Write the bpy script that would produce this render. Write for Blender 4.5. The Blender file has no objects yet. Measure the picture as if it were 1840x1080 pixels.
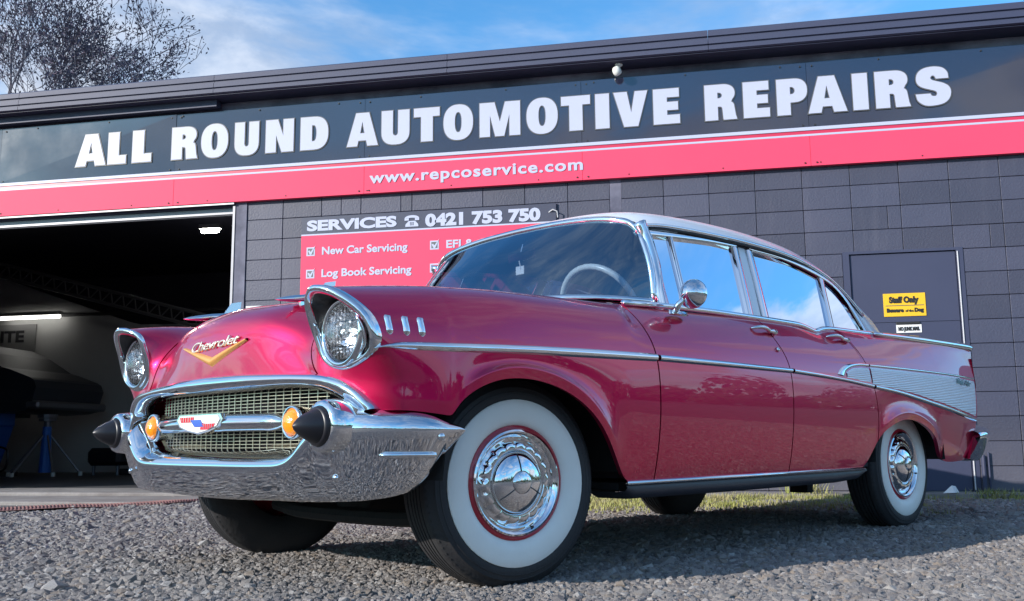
import bpy, bmesh, math, random
import numpy as np
from mathutils import Vector, Matrix
from mathutils.bvhtree import BVHTree
random.seed(7); np.random.seed(7)
S = bpy.context.scene
COL = S.collection
# ------------------------------------------------------------------ camera
cam_d = bpy.data.cameras.new('camera'); cam = bpy.data.objects.new('camera', cam_d); COL.objects.link(cam)
S.camera = cam
cam_d.sensor_width = 36; cam_d.lens = 36*1726.17/1840; cam_d.clip_start = 0.05; cam_d.clip_end = 2000
Rm = [[0.97989284, -0.19597122, 0.03748724], [0.19934768, 0.96949698, -0.14260473], [-0.00839734, 0.14721035, 0.98906956]]
cam.matrix_world = Matrix(((Rm[0][0], Rm[0][2], -Rm[0][1], -2.47752), (Rm[1][0], Rm[1][2], -Rm[1][1], -8.51488),
                           (Rm[2][0], Rm[2][2], -Rm[2][1], 0.46286), (0, 0, 0, 1)))
# ------------------------------------------------------------------ light
SUN_EL = math.radians(20.5)
sun_h = Vector((-0.735, -0.678, 0)).normalized()
to_sun = Vector((sun_h.x*math.cos(SUN_EL), sun_h.y*math.cos(SUN_EL), math.sin(SUN_EL)))
W = bpy.data.worlds.new('World'); S.world = W; W.use_nodes = True
nt = W.node_tree; nt.nodes.clear()
def wn(t, **k):
    n = nt.nodes.new(t)
    for a, b in k.items(): setattr(n, a, b)
    return n
def wmath(op, a, b=None, c=None):
    n = wn('ShaderNodeMath', operation=op)
    for i, v in enumerate((a, b, c)):
        if v is None: continue
        if isinstance(v, (int, float)): n.inputs[i].default_value = v
        else: nt.links.new(v, n.inputs[i])
    return n.outputs[0]
sky = wn('ShaderNodeTexSky', sky_type='NISHITA', sun_disc=False)
sky.sun_elevation = SUN_EL; sky.sun_rotation = math.atan2(to_sun.x, to_sun.y)
sky.air_density = 1.0; sky.dust_density = 0.6; sky.ozone_density = 2.2
tc = wn('ShaderNodeTexCoord'); sep = wn('ShaderNodeSeparateXYZ'); nt.links.new(tc.outputs['Generated'], sep.inputs[0])
zz = wmath('ADD', wmath('MAXIMUM', sep.outputs[2], 0.0), 0.16)
cx = wmath('DIVIDE', sep.outputs[0], zz); cy = wmath('DIVIDE', sep.outputs[1], zz)
cmb = wn('ShaderNodeCombineXYZ'); nt.links.new(cx, cmb.inputs[0]); nt.links.new(cy, cmb.inputs[1])
cmb.inputs[2].default_value = 3.7
def wnoise(scale, detail, rough, dist=0.0, vec=None):
    n = wn('ShaderNodeTexNoise'); n.inputs['Scale'].default_value = scale; n.inputs['Detail'].default_value = detail
    n.inputs['Roughness'].default_value = rough; n.inputs['Distortion'].default_value = dist
    nt.links.new(vec or cmb.outputs[0], n.inputs['Vector']); return n.outputs[0]
def wramp(v, lo, hi):
    n = wn('ShaderNodeMapRange', interpolation_type='SMOOTHSTEP'); nt.links.new(v, n.inputs[0])
    n.inputs[1].default_value = lo; n.inputs[2].default_value = hi; return n.outputs[0]
wisp = wmath('MULTIPLY', wramp(wnoise(0.55, 7, 0.62, 0.6), 0.44, 0.66), 0.78)     # high thin veil
# cumulus in a band above the horizon, softer towards the zenith
map2 = wn('ShaderNodeMapping'); nt.links.new(tc.outputs['Generated'], map2.inputs[0]); map2.inputs['Scale'].default_value = (2.2, 2.2, 4.6)
map2.inputs['Location'].default_value = (0.7, 2.1, 0.35)
puff = wnoise(1.5, 9, 0.55, 0.15, map2.outputs[0])
band = wramp(sep.outputs[2], 0.50, 0.06)
cum = wramp(wmath('ADD', puff, wmath('MULTIPLY', band, 0.10)), 0.575, 0.635)
cum = wmath('MULTIPLY', cum, wramp(sep.outputs[2], 0.62, 0.30))
cov = wmath('MINIMUM', wmath('MAXIMUM', wisp, cum), 1.0)
shade = wn('ShaderNodeMixRGB'); shade.inputs[1].default_value = (3.8, 4.5, 5.8, 1); shade.inputs[2].default_value = (6.6, 7.0, 7.8, 1)
nt.links.new(wramp(wnoise(3.4, 6, 0.6, 0.2, map2.outputs[0]), 0.38, 0.62), shade.inputs[0])
tint = wn('ShaderNodeMixRGB', blend_type='MULTIPLY'); tint.inputs[0].default_value = 1; tint.inputs[2].default_value = (0.82, 1.62, 2.05, 1)
nt.links.new(sky.outputs[0], tint.inputs[1])
mixc = wn('ShaderNodeMixRGB'); nt.links.new(cov, mixc.inputs[0]); nt.links.new(tint.outputs[0], mixc.inputs[1]); nt.links.new(shade.outputs[0], mixc.inputs[2])
bg = wn('ShaderNodeBackground'); bg.inputs[1].default_value = 0.105; nt.links.new(mixc.outputs[0], bg.inputs[0])
wo = wn('ShaderNodeOutputWorld'); nt.links.new(bg.outputs[0], wo.inputs[0])
sl = bpy.data.lights.new('sun', 'SUN'); sl.energy = 5.0; sl.angle = math.radians(0.53); sl.color = (1.0, 0.93, 0.86)
so = bpy.data.objects.new('sun', sl); COL.objects.link(so); so.rotation_euler = (-to_sun).to_track_quat('-Z', 'Y').to_euler()
so.location = (-15, -15, 12)
vs = S.view_settings; vs.view_transform = 'Standard'; vs.look = 'None'; vs.exposure = 0.36; vs.gamma = 1; vs.use_curve_mapping = False

# ------------------------------------------------------------------ materials
def mat(name, col, rough=0.6, metal=0.0, coat=0.0, coat_r=0.03, bump=None, var=None, spec=0.5, emit=None, rvar=None, streak=None, world=False, dust=None):
    """bump=(scale,strength,detail)  var=(scale,amount,second colour)"""
    m = bpy.data.materials.new(name); m.use_nodes = True; t = m.node_tree; b = t.nodes['Principled BSDF']
    b.inputs['Base Color'].default_value = (*col, 1); b.inputs['Roughness'].default_value = rough
    b.inputs['Metallic'].default_value = metal; b.inputs['Specular IOR Level'].default_value = spec
    b.inputs['Coat Weight'].default_value = coat; b.inputs['Coat Roughness'].default_value = coat_r
    if coat: b.inputs['Coat IOR'].default_value = 1.60 if coat == 1.0 and metal > .5 else 1.5
    if emit: b.inputs['Emission Color'].default_value = (*emit[0], 1); b.inputs['Emission Strength'].default_value = emit[1]
    c = t.nodes.new('ShaderNodeTexCoord'); geo = t.nodes.new('ShaderNodeNewGeometry'); vec = geo.outputs['Position'] if world else c.outputs['Object']
    def noise(sc, det, ro=0.6, scl=None):
        n = t.nodes.new('ShaderNodeTexNoise'); n.inputs['Scale'].default_value = sc; n.inputs['Detail'].default_value = det
        n.inputs['Roughness'].default_value = ro
        if scl:
            mp = t.nodes.new('ShaderNodeMapping'); mp.inputs['Scale'].default_value = scl
            t.links.new(vec, mp.inputs[0]); t.links.new(mp.outputs[0], n.inputs['Vector'])
        else: t.links.new(vec, n.inputs['Vector'])
        return n.outputs[0]
    if var:
        r = t.nodes.new('ShaderNodeMapRange'); r.inputs[1].default_value = 0.35; r.inputs[2].default_value = 0.68
        r.inputs[4].default_value = var[1]
        t.links.new(noise(var[0], 6), r.inputs[0])
        mx = t.nodes.new('ShaderNodeMixRGB'); mx.inputs[1].default_value = (*col, 1); mx.inputs[2].default_value = (*var[2], 1)
        t.links.new(r.outputs[0], mx.inputs[0]); last = mx.outputs[0]
        if streak:
            r2 = t.nodes.new('ShaderNodeMapRange'); r2.inputs[1].default_value = 0.55; r2.inputs[2].default_value = 0.75; r2.inputs[4].default_value = streak[1]
            t.links.new(noise(streak[0], 5, 0.65, streak[3]), r2.inputs[0])
            m2 = t.nodes.new('ShaderNodeMixRGB'); m2.inputs[2].default_value = (*streak[2], 1)
            t.links.new(last, m2.inputs[1]); t.links.new(r2.outputs[0], m2.inputs[0]); last = m2.outputs[0]
        if dust:      # dried splash and dust on the lowest courses
            sx = t.nodes.new('ShaderNodeSeparateXYZ'); t.links.new(geo.outputs['Position'], sx.inputs[0])
            r3 = t.nodes.new('ShaderNodeMapRange'); r3.inputs[1].default_value = 0.75; r3.inputs[2].default_value = 0.0; r3.inputs[4].default_value = 0.75
            t.links.new(sx.outputs[2], r3.inputs[0]); ml_ = t.nodes.new('ShaderNodeMath'); ml_.operation = 'MULTIPLY'
            t.links.new(r3.outputs[0], ml_.inputs[0]); t.links.new(noise(2.6, 7, 0.7), ml_.inputs[1]); m3 = t.nodes.new('ShaderNodeMixRGB')
            t.links.new(ml_.outputs[0], m3.inputs[0]); t.links.new(last, m3.inputs[1]); m3.inputs[2].default_value = (*dust, 1); last = m3.outputs[0]
        t.links.new(last, b.inputs['Base Color'])
    if rvar:
        r = t.nodes.new('ShaderNodeMapRange'); r.inputs[1].default_value = 0.3; r.inputs[2].default_value = 0.7
        r.inputs[3].default_value = rvar[1]; r.inputs[4].default_value = rvar[2]
        t.links.new(noise(rvar[0], 4), r.inputs[0]); t.links.new(r.outputs[0], b.inputs['Roughness'])
    if bump:
        bp = t.nodes.new('ShaderNodeBump'); bp.inputs['Strength'].default_value = bump[1]; bp.inputs['Distance'].default_value = 0.01
        t.links.new(noise(bump[0], bump[2] if len(bump) > 2 else 4), bp.inputs['Height']); t.links.new(bp.outputs[0], b.inputs['Normal'])
    return m
M = {}
M['paint'] = mat('magenta_paint', (0.60, 0.0005, 0.072), rough=0.35, metal=0.80, coat=1.0, coat_r=0.015, bump=(1.6, 0.03, 2), spec=0.4)
M['chrome'] = mat('chrome', (0.80, 0.81, 0.83), rough=0.05, metal=1.0, bump=(7, 0.012, 2), rvar=(30, 0.03, 0.08))
M['brushed'] = mat('anodised_silver', (0.80, 0.80, 0.83), rough=0.42, metal=0.8)
M['white_roof'] = mat('white_roof_paint', (0.84, 0.84, 0.85), rough=0.30, coat=0.3, coat_r=0.05)
M['gold'] = mat('gold_trim', (0.80, 0.40, 0.12), rough=0.35, metal=0.55)
M['grille'] = mat('grille_metal', (0.72, 0.66, 0.50), rough=0.30, metal=0.9)
M['rubber'] = mat('tyre_rubber', (0.020, 0.020, 0.023), rough=0.68, bump=(60, 0.2, 3), var=(6, 0.5, (0.035, 0.033, 0.031)))
M['black_rubber'] = mat('black_rubber', (0.012, 0.012, 0.016), rough=0.38)
M['whitewall'] = mat('whitewall_rubber', (0.88, 0.86, 0.80), rough=0.45, bump=(40, 0.08, 3), var=(7, 0.35, (0.74, 0.71, 0.64)))
M['red_rim'] = mat('red_rim_paint', (0.42, 0.012, 0.03), rough=0.3, coat=0.8)
M['dark'] = mat('black_void', (0.008, 0.008, 0.010), rough=0.9, spec=0.1)
M['under'] = mat('underbody_black', (0.012, 0.012, 0.013), rough=0.8, bump=(20, 0.4, 3))
M['rocker'] = mat('rocker_dark', (0.03, 0.030, 0.04), rough=0.42, bump=(14, 0.1, 3))
M['interior_red'] = mat('interior_crimson', (0.22, 0.012, 0.04), rough=0.6)
M['interior'] = mat('interior_dark', (0.02, 0.02, 0.028), rough=0.7)
M['white_plastic'] = mat('ivory_plastic', (0.74, 0.76, 0.72), rough=0.25, coat=0.6)
M['amber'] = mat('amber_lens', (0.95, 0.28, 0.01), rough=0.15, coat=1.0, bump=(120, 0.35, 1))
M['red_enamel'] = mat('red_enamel', (0.62, 0.01, 0.03), rough=0.25, coat=0.7)
M['blue_enamel'] = mat('blue_enamel', (0.02, 0.07, 0.42), rough=0.25, coat=0.7)
M['white_enamel'] = mat('white_enamel', (0.8, 0.8, 0.8), rough=0.25, coat=0.7)
M['black_enamel'] = mat('black_script', (0.03, 0.03, 0.035), rough=0.3)
M['reflector'] = mat('lamp_reflector', (0.95, 0.95, 0.97), rough=0.22, metal=1.0, bump=(45, 1.0, 1))

M['block'] = mat('charcoal_block_paint', (0.046, 0.051, 0.084), rough=0.55, bump=(55, 0.35, 5), var=(1.1, 0.8, (0.064, 0.065, 0.100)), streak=(2.2, 0.30, (0.105, 0.105, 0.14), (2.5, 2.5, 0.35)), world=True, dust=(0.15, 0.14, 0.14))
M['mortar'] = mat('painted_mortar', (0.050, 0.052, 0.085), rough=0.7, var=(2.2, 1.0, (0.20, 0.20, 0.27)))
M['charcoal'] = mat('charcoal_metal', (0.038, 0.045, 0.088), rough=0.6, var=(2, 0.6, (0.045, 0.052, 0.098)), bump=(5, 0.1, 3))
M['soffit'] = mat('soffit_board', (0.022, 0.027, 0.065), rough=0.6, var=(2, 0.6, (0.04, 0.042, 0.07)))
M['sign_black'] = mat('gloss_black_sign', (0.016, 0.019, 0.040), rough=0.10, bump=(1.3, 0.10, 3), rvar=(2.0, 0.05, 0.11), spec=0.9, coat=0.7, coat_r=0.05)
M['sign_red'] = mat('sign_red', (0.80, 0.060, 0.130), rough=0.6, var=(1.5, 0.5, (0.76, 0.068, 0.135)), bump=(1.5, 0.06, 2), spec=0.25)
M['sign_red2'] = mat('sign_deep_red', (0.55, 0.03, 0.08), rough=0.35)
M['sign_white'] = mat('sign_white_vinyl', (0.44, 0.465, 0.59), rough=0.4, spec=0.3)
M['outline'] = mat('letter_edge_grey', (0.10, 0.10, 0.10), rough=0.4)
M['services_dark'] = mat('services_header', (0.060, 0.060, 0.088), rough=0.3)
M['yellow'] = mat('yellow_sign', (0.78, 0.46, 0.02), rough=0.4)
M['black_print'] = mat('black_print', (0.02, 0.02, 0.02), rough=0.5)
M['grey_plate'] = mat('grey_plate', (0.5, 0.5, 0.52), rough=0.4)
M['white_paint'] = mat('white_paint', (0.75, 0.75, 0.75), rough=0.4)
M['concrete'] = mat('concrete', (0.27, 0.25, 0.235), rough=0.85, bump=(30, 0.5, 5), var=(3, 1, (0.17, 0.15, 0.14)))
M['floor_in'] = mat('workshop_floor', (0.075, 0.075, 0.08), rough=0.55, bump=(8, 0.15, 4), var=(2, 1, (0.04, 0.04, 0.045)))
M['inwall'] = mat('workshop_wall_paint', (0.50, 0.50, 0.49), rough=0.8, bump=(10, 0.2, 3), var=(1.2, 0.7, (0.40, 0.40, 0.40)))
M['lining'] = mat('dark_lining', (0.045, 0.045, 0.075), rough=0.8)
M['stone3'] = mat('gravel_stone_warm', (0.21, 0.175, 0.145), rough=0.85, bump=(220, 0.5, 3), var=(18, 1, (0.22, 0.19, 0.17)))
M['stone4'] = mat('gravel_stone_pale', (0.31, 0.295, 0.285), rough=0.8, bump=(220, 0.5, 3))
M['ornament'] = mat('satin_chrome', (0.80, 0.80, 0.82), rough=0.25, metal=1.0)
M['black_steel'] = mat('black_steel', (0.02, 0.02, 0.024), rough=0.6)
M['steel'] = mat('grey_steel', (0.22, 0.22, 0.24), rough=0.45, metal=0.6)
M['blue_steel'] = mat('blue_enamel_steel', (0.03, 0.16, 0.60), rough=0.4)
M['brick_red'] = mat('faded_red_rubber', (0.22, 0.105, 0.095), rough=0.9, bump=(35, 0.8, 4), var=(8, 1, (0.15, 0.08, 0.075)))
M['oldcar'] = mat('old_car_primer', (0.040, 0.045, 0.060), rough=0.45, bump=(4, 0.1, 3))
M['oldglass'] = mat('old_car_glass', (0.05, 0.055, 0.06), rough=0.15)
M['stone'] = mat('gravel_stone', (0.178, 0.164, 0.158), rough=0.85, bump=(220, 0.5, 3), var=(18, 1, (0.265, 0.245, 0.232)))
M['stone2'] = mat('gravel_stone_dark', (0.090, 0.084, 0.084), rough=0.85, bump=(220, 0.5, 3), var=(18, 1, (0.19, 0.18, 0.185)))
M['gravel'] = mat('gravel_bed', (0.05, 0.048, 0.05), rough=0.95, bump=(95, 1.0, 5), var=(60, 1, (0.20, 0.185, 0.18)))
M['grass'] = mat('dry_grass', (0.24, 0.27, 0.055), rough=0.8, var=(4, 1, (0.36, 0.32, 0.16)))
M['bark'] = mat('bark', (0.13, 0.12, 0.15), rough=0.9, bump=(20, 0.6, 4))
M['leaf'] = mat('plum_leaf', (0.15, 0.12, 0.18), rough=0.7, var=(6, 1, (0.085, 0.06, 0.06)))
M['far_green'] = mat('far_foliage', (0.035, 0.05, 0.025), rough=0.9, bump=(1, 1, 4), var=(0.4, 1, (0.06, 0.07, 0.035)))
M['paper'] = mat('white_litter', (0.8, 0.8, 0.78), rough=0.8)

# each block a slightly different age of paint
t = M['block'].node_tree; oi = t.nodes.new('ShaderNodeObjectInfo'); mr_ = t.nodes.new('ShaderNodeMapRange'); mr_.inputs[3].default_value = 0.84; mr_.inputs[4].default_value = 1.14
hs_ = t.nodes.new('ShaderNodeHueSaturation'); pb = t.nodes['Principled BSDF']; src = pb.inputs['Base Color'].links[0].from_socket
t.links.new(oi.outputs['Random'], mr_.inputs[0]); t.links.new(mr_.outputs[0], hs_.inputs['Value']); t.links.new(src, hs_.inputs['Color']); t.links.new(hs_.outputs[0], pb.inputs['Base Color'])
def glass_mat(name, tint, ior, rough=0.0, base=0.0, gc=(1, 1, 1)):
    m = bpy.data.materials.new(name); m.use_nodes = True; t = m.node_tree; t.nodes.clear()
    o = t.nodes.new('ShaderNodeOutputMaterial'); mx = t.nodes.new('ShaderNodeMixShader'); tr = t.nodes.new('ShaderNodeBsdfTransparent')
    gl = t.nodes.new('ShaderNodeBsdfGlossy'); fr = t.nodes.new('ShaderNodeFresnel'); fr.inputs[0].default_value = ior
    ad = t.nodes.new('ShaderNodeMath'); ad.operation = 'ADD'; ad.use_clamp = True; ad.inputs[1].default_value = base
    tr.inputs[0].default_value = (*tint, 1); gl.inputs['Roughness'].default_value = rough; gl.inputs[0].default_value = (*gc, 1)
    t.links.new(fr.outputs[0], ad.inputs[0]); t.links.new(ad.outputs[0], mx.inputs[0]); t.links.new(tr.outputs[0], mx.inputs[1]); t.links.new(gl.outputs[0], mx.inputs[2])
    t.links.new(mx.outputs[0], o.inputs[0]); return m
M['side_glass'] = glass_mat('tinted_side_glass', (0.30, 0.36, 0.42), 1.6, 0.0, 0.02, (0.88, 0.94, 1.0))
M['windshield'] = glass_mat('windshield_glass', (0.58, 0.68, 0.78), 1.6, 0.0, 0.20, (0.70, 0.86, 1.0))
M['lens'] = glass_mat('headlamp_glass', (0.93, 0.95, 0.97), 1.5, 0.0)

# anodised rib relief
t = M['brushed'].node_tree; wv = t.nodes.new('ShaderNodeTexWave'); wv.bands_direction = 'Z'; wv.inputs['Scale'].default_value = 34
co = t.nodes.new('ShaderNodeTexCoord'); bpn = t.nodes.new('ShaderNodeBump'); bpn.inputs['Strength'].default_value = 0.6; bpn.inputs['Distance'].default_value = 0.003
t.links.new(co.outputs['Object'], wv.inputs['Vector']); t.links.new(wv.outputs['Fac'], bpn.inputs['Height'])
t.links.new(bpn.outputs[0], t.nodes['Principled BSDF'].inputs['Normal'])

# ------------------------------------------------------------------ helpers
def tag(o, label=None, cat=None, group=None, kind=None):
    if label: o['label'] = label
    if cat: o['category'] = cat
    if group: o['group'] = group
    if kind: o['kind'] = kind
    return o
def empty(name, label, cat, loc=(0, 0, 0), rz=0.0, group=None):
    o = bpy.data.objects.new(name, None); COL.objects.link(o); o.location = loc; o.rotation_euler = (0, 0, rz)
    o.empty_display_size = 0.1
    return tag(o, label, cat, group)
def link(name, me, m, parent=None, smooth=False):
    if m is not None:
        me.materials.clear()
        for x in (m if isinstance(m, (list, tuple)) else [m]): me.materials.append(x)
    if smooth: me.polygons.foreach_set('use_smooth', [True]*len(me.polygons))
    o = bpy.data.objects.new(name, me); COL.objects.link(o); o.parent = parent
    return o
class MB:
    """collects simple solids into one mesh"""
    def __init__(s): s.v = []; s.f = []; s.mi = []
    def add(s, vs, fs, mi=0):
        b = len(s.v); s.v += [tuple(x) for x in vs]; s.f += [tuple(b+i for i in f) for f in fs]; s.mi += [mi]*len(fs); return s
    def box(s, x0, x1, y0, y1, z0, z1, mi=0, bev=0.0):
        if bev:
            b = bev; bm = bmesh.new(); bmesh.ops.create_cube(bm, size=1)
            for v in bm.verts: v.co = Vector(((x0+x1)/2+v.co.x*(x1-x0), (y0+y1)/2+v.co.y*(y1-y0), (z0+z1)/2+v.co.z*(z1-z0)))
            bmesh.ops.bevel(bm, geom=bm.edges[:], offset=b, segments=1, affect='EDGES')
            bm.verts.index_update(); s.add([v.co for v in bm.verts], [[v.index for v in f.verts] for f in bm.faces], mi); bm.free(); return s
        return s.add([(x0,y0,z0),(x1,y0,z0),(x1,y1,z0),(x0,y1,z0),(x0,y0,z1),(x1,y0,z1),(x1,y1,z1),(x0,y1,z1)],
                     [(0,3,2,1),(4,5,6,7),(0,1,5,4),(1,2,6,5),(2,3,7,6),(3,0,4,7)], mi)
    def tube(s, pts, r, n=8, mi=0, cap=True, closed=False):
        pts = [Vector(p) for p in pts]; N = len(pts); rs = r if isinstance(r, (list, tuple)) else [r]*N
        rings = []; prev = None
        for i, p in enumerate(pts):
            if closed: d = pts[(i+1) % N]-pts[i-1]
            else: d = pts[min(i+1, N-1)]-pts[max(i-1, 0)]
            d = d.normalized() if d.length > 1e-9 else Vector((0, 0, 1))
            if prev is None: a = d.orthogonal().normalized()
            else:
                a = prev-d*prev.dot(d); a = a.normalized() if a.length > 1e-6 else d.orthogonal().normalized()
            prev = a; b = d.cross(a)
            rings.append([p+(a*math.cos(2*math.pi*k/n)+b*math.sin(2*math.pi*k/n))*rs[i] for k in range(n)])
        vs = [v for r_ in rings for v in r_]; fs = []
        for i in range(N if closed else N-1):
            j = (i+1) % N
            for k in range(n): fs.append((i*n+k, i*n+(k+1) % n, j*n+(k+1) % n, j*n+k))
        if cap and not closed: fs.append(tuple(range(n-1, -1, -1))); fs.append(tuple((N-1)*n+k for k in range(n)))
        return s.add(vs, fs, mi)
    def lathe(s, prof, axis_o=(0, 0, 0), n=32, mi=0, axis='y', squash=1.0):
        """prof: list of (r, h) revolved about an axis"""
        vs = []; fs = []; ox, oy, oz = axis_o
        for r, h in prof:
            for k in range(n):
                a = 2*math.pi*k/n; c, q = r*math.cos(a), r*math.sin(a)
                if axis == 'y': vs.append((ox+c, oy+h, oz+q))
                elif axis == 'x': vs.append((ox+h, oy+c, oz+q*squash))
                else: vs.append((ox+c, oy+q, oz+h))
        for i in range(len(prof)-1):
            for k in range(n):
                f = (i*n+k, i*n+(k+1) % n, (i+1)*n+(k+1) % n, (i+1)*n+k)
                fs.append(f if axis != 'y' else f[::-1])
        return s.add(vs, fs, mi)
    def grid(s, rows, mi=0, flip=False, close=False):
        n = len(rows[0]); vs = [p for r in rows for p in r]; fs = []
        for i in range(len(rows)-1):
            for k in range(n if close else n-1):
                f = (i*n+k, i*n+(k+1) % n, (i+1)*n+(k+1) % n, (i+1)*n+k); fs.append(f[::-1] if flip else f)
        return s.add(vs, fs, mi)
    def prism(s, poly, z0, z1, plane='xz', mi=0):
        """extrude a 2-D polygon; plane xz extrudes along y from z0 to z1"""
        n = len(poly)
        f = {'xz': lambda a, b, c: (a, c, b), 'xy': lambda a, b, c: (a, b, c), 'yz': lambda a, b, c: (c, a, b)}[plane]
        vs = [f(a, b, z0) for a, b in poly]+[f(a, b, z1) for a, b in poly]
        fs = [tuple(range(n)), tuple(range(2*n-1, n-1, -1))]+[(i, n+i, n+(i+1) % n, (i+1) % n) for i in range(n)]
        return s.add(vs, fs, mi)
    def mirror_y(s):
        o = MB(); o.v = [(a, -b, c) for a, b, c in s.v]; o.f = [tuple(f[::-1]) for f in s.f]; o.mi = list(s.mi); return o
    def mesh(s, name):
        me = bpy.data.meshes.new(name); me.from_pydata([tuple(v) for v in s.v], [], s.f); me.update(); return me
    def build(s, name, m, parent=None, smooth=False, fix=True, angle=None):
        me = s.mesh(name)
        if fix:
            bm = bmesh.new(); bm.from_mesh(me); bmesh.ops.remove_doubles(bm, verts=bm.verts, dist=1e-6) if not any(s.mi) else None
            bmesh.ops.recalc_face_normals(bm, faces=bm.faces); bm.to_mesh(me); bm.free()
        ms = m if isinstance(m, (list, tuple)) else [m]
        for x in ms: me.materials.append(x)
        if any(s.mi) and len(me.polygons) == len(s.mi): me.polygons.foreach_set('material_index', s.mi)
        if smooth:
            if angle: me.polygons.foreach_set('use_smooth', [True]*len(me.polygons)); me.set_sharp_from_angle(angle=math.radians(angle))
            else: me.polygons.foreach_set('use_smooth', [True]*len(me.polygons))
        o = bpy.data.objects.new(name, me); COL.objects.link(o); o.parent = parent; return o
def spl(pts, n=6, closed=False):
    """Catmull-Rom through points, n samples per span"""
    P = [np.array(p, float) for p in pts]; N = len(P); out = []
    for i in range(N if closed else N-1):
        if closed: a, b, c, d = P[i-1], P[i], P[(i+1) % N], P[(i+2) % N]
        else: a, b, c, d = P[i-1] if i else 2*P[0]-P[1], P[i], P[i+1], P[i+2] if i+2 < N else 2*P[-1]-P[-2]
        for k in range(n):
            t = k/n; out.append(tuple(0.5*((2*b)+(c-a)*t+(2*a-5*b+4*c-d)*t*t+(3*b-a-3*c+d)*t**3)))
    if not closed: out.append(tuple(P[-1]))
    return out
def text_mesh(s, size, bold=0.0, ext=0.0, sx=1.0, shear=0.0, spacing=1.0, align='LEFT', res=4):
    cu = bpy.data.curves.new('lettering', 'FONT'); cu.body = s; cu.size = size; cu.offset = bold; cu.extrude = ext
    cu.shear = shear; cu.space_character = spacing; cu.resolution_u = res; cu.align_x = align
    o = bpy.data.objects.new('lettering', cu); COL.objects.link(o)
    dg = bpy.context.evaluated_depsgraph_get(); me = bpy.data.meshes.new_from_object(o.evaluated_get(dg)); bpy.data.objects.remove(o)
    for v in me.vertices: v.co.x *= sx
    return me
def wall_text(name, s, x, z, h, width, Y, m, parent, bold=0.0, ext=0.002, spacing=1.0, shear=0.0):
    """text on a wall facing -Y, cap height h, total width fitted"""
    me = text_mesh(s, h/0.70, bold, ext, 1.0, shear, spacing)
    xs = [v.co.x for v in me.vertices]; ys = [v.co.y for v in me.vertices]; x0, x1 = min(xs), max(xs)
    for v in me.vertices:
        a, b, c = v.co; v.co = ((a-x0)/(x1-x0)*width, -c, b)
    o = link(name, me, m, parent); o.location = (x, Y, z); return o
# ================================================================== GROUND
def slab(name, x0, x1, y0, y1, z0, z1, m, kind='structure'):
    o = MB().box(x0, x1, y0, y1, z0, z1).build(name, m); return tag(o, kind=kind)
g = MB(); 
# ground sheet, finer near the car so that it can undulate a little
def gz(x, y):
    return 0.012*math.sin(x*1.3+y*0.7)*math.sin(y*1.9-x*0.4)+0.006*math.sin(x*4.1+1.3*y)*math.cos(y*3.3)
gx = list(np.linspace(-14, 6, 101)); gy = list(np.linspace(-12, 0.0, 61))
def gzz(x, y):
    if y > -0.55: return 0.0+0.03*min(1, (y+0.55)/0.4)
    cx_, cy_ = x+3.5, y+4.6
    return gz(x, y)*0.6
g.grid([[(x, y, gzz(x, y)-0.012) for x in gx] for y in gy])
me = g.mesh('ground'); o = link('ground', me, M['gravel'], smooth=True); tag(o, kind='structure')
far = MB(); R0 = 900
far.add([(-R0, -R0, -0.02), (R0, -R0, -0.02), (R0, -12, -0.02), (-R0, -12, -0.02), (-R0, 0, -0.02), (-14, -12, -0.02), (-14, 0, -0.02), (6, -12, -0.02), (6, 0, -0.02), (R0, 0, -0.02), (R0, R0, -0.02), (-R0, R0, -0.02)],
        [(0, 1, 2, 7, 5, 3), (3, 5, 6, 4), (7, 2, 9, 8), (4, 6, 8, 9, 10, 11)])
o = far.build('terrain', mat('terrain_gravel', (0.10, 0.097, 0.092), rough=0.95, bump=(4, 0.6, 6), var=(0.3, 1, (0.11, 0.115, 0.08))), fix=False); tag(o, kind='structure')
# asphalt road far behind the camera (seen only in the chrome)
slab('road', -60, 60, -26, -17, -0.10, 0.0, mat('asphalt', (0.05, 0.05, 0.052), rough=0.8, bump=(30, 0.4, 4)))

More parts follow.
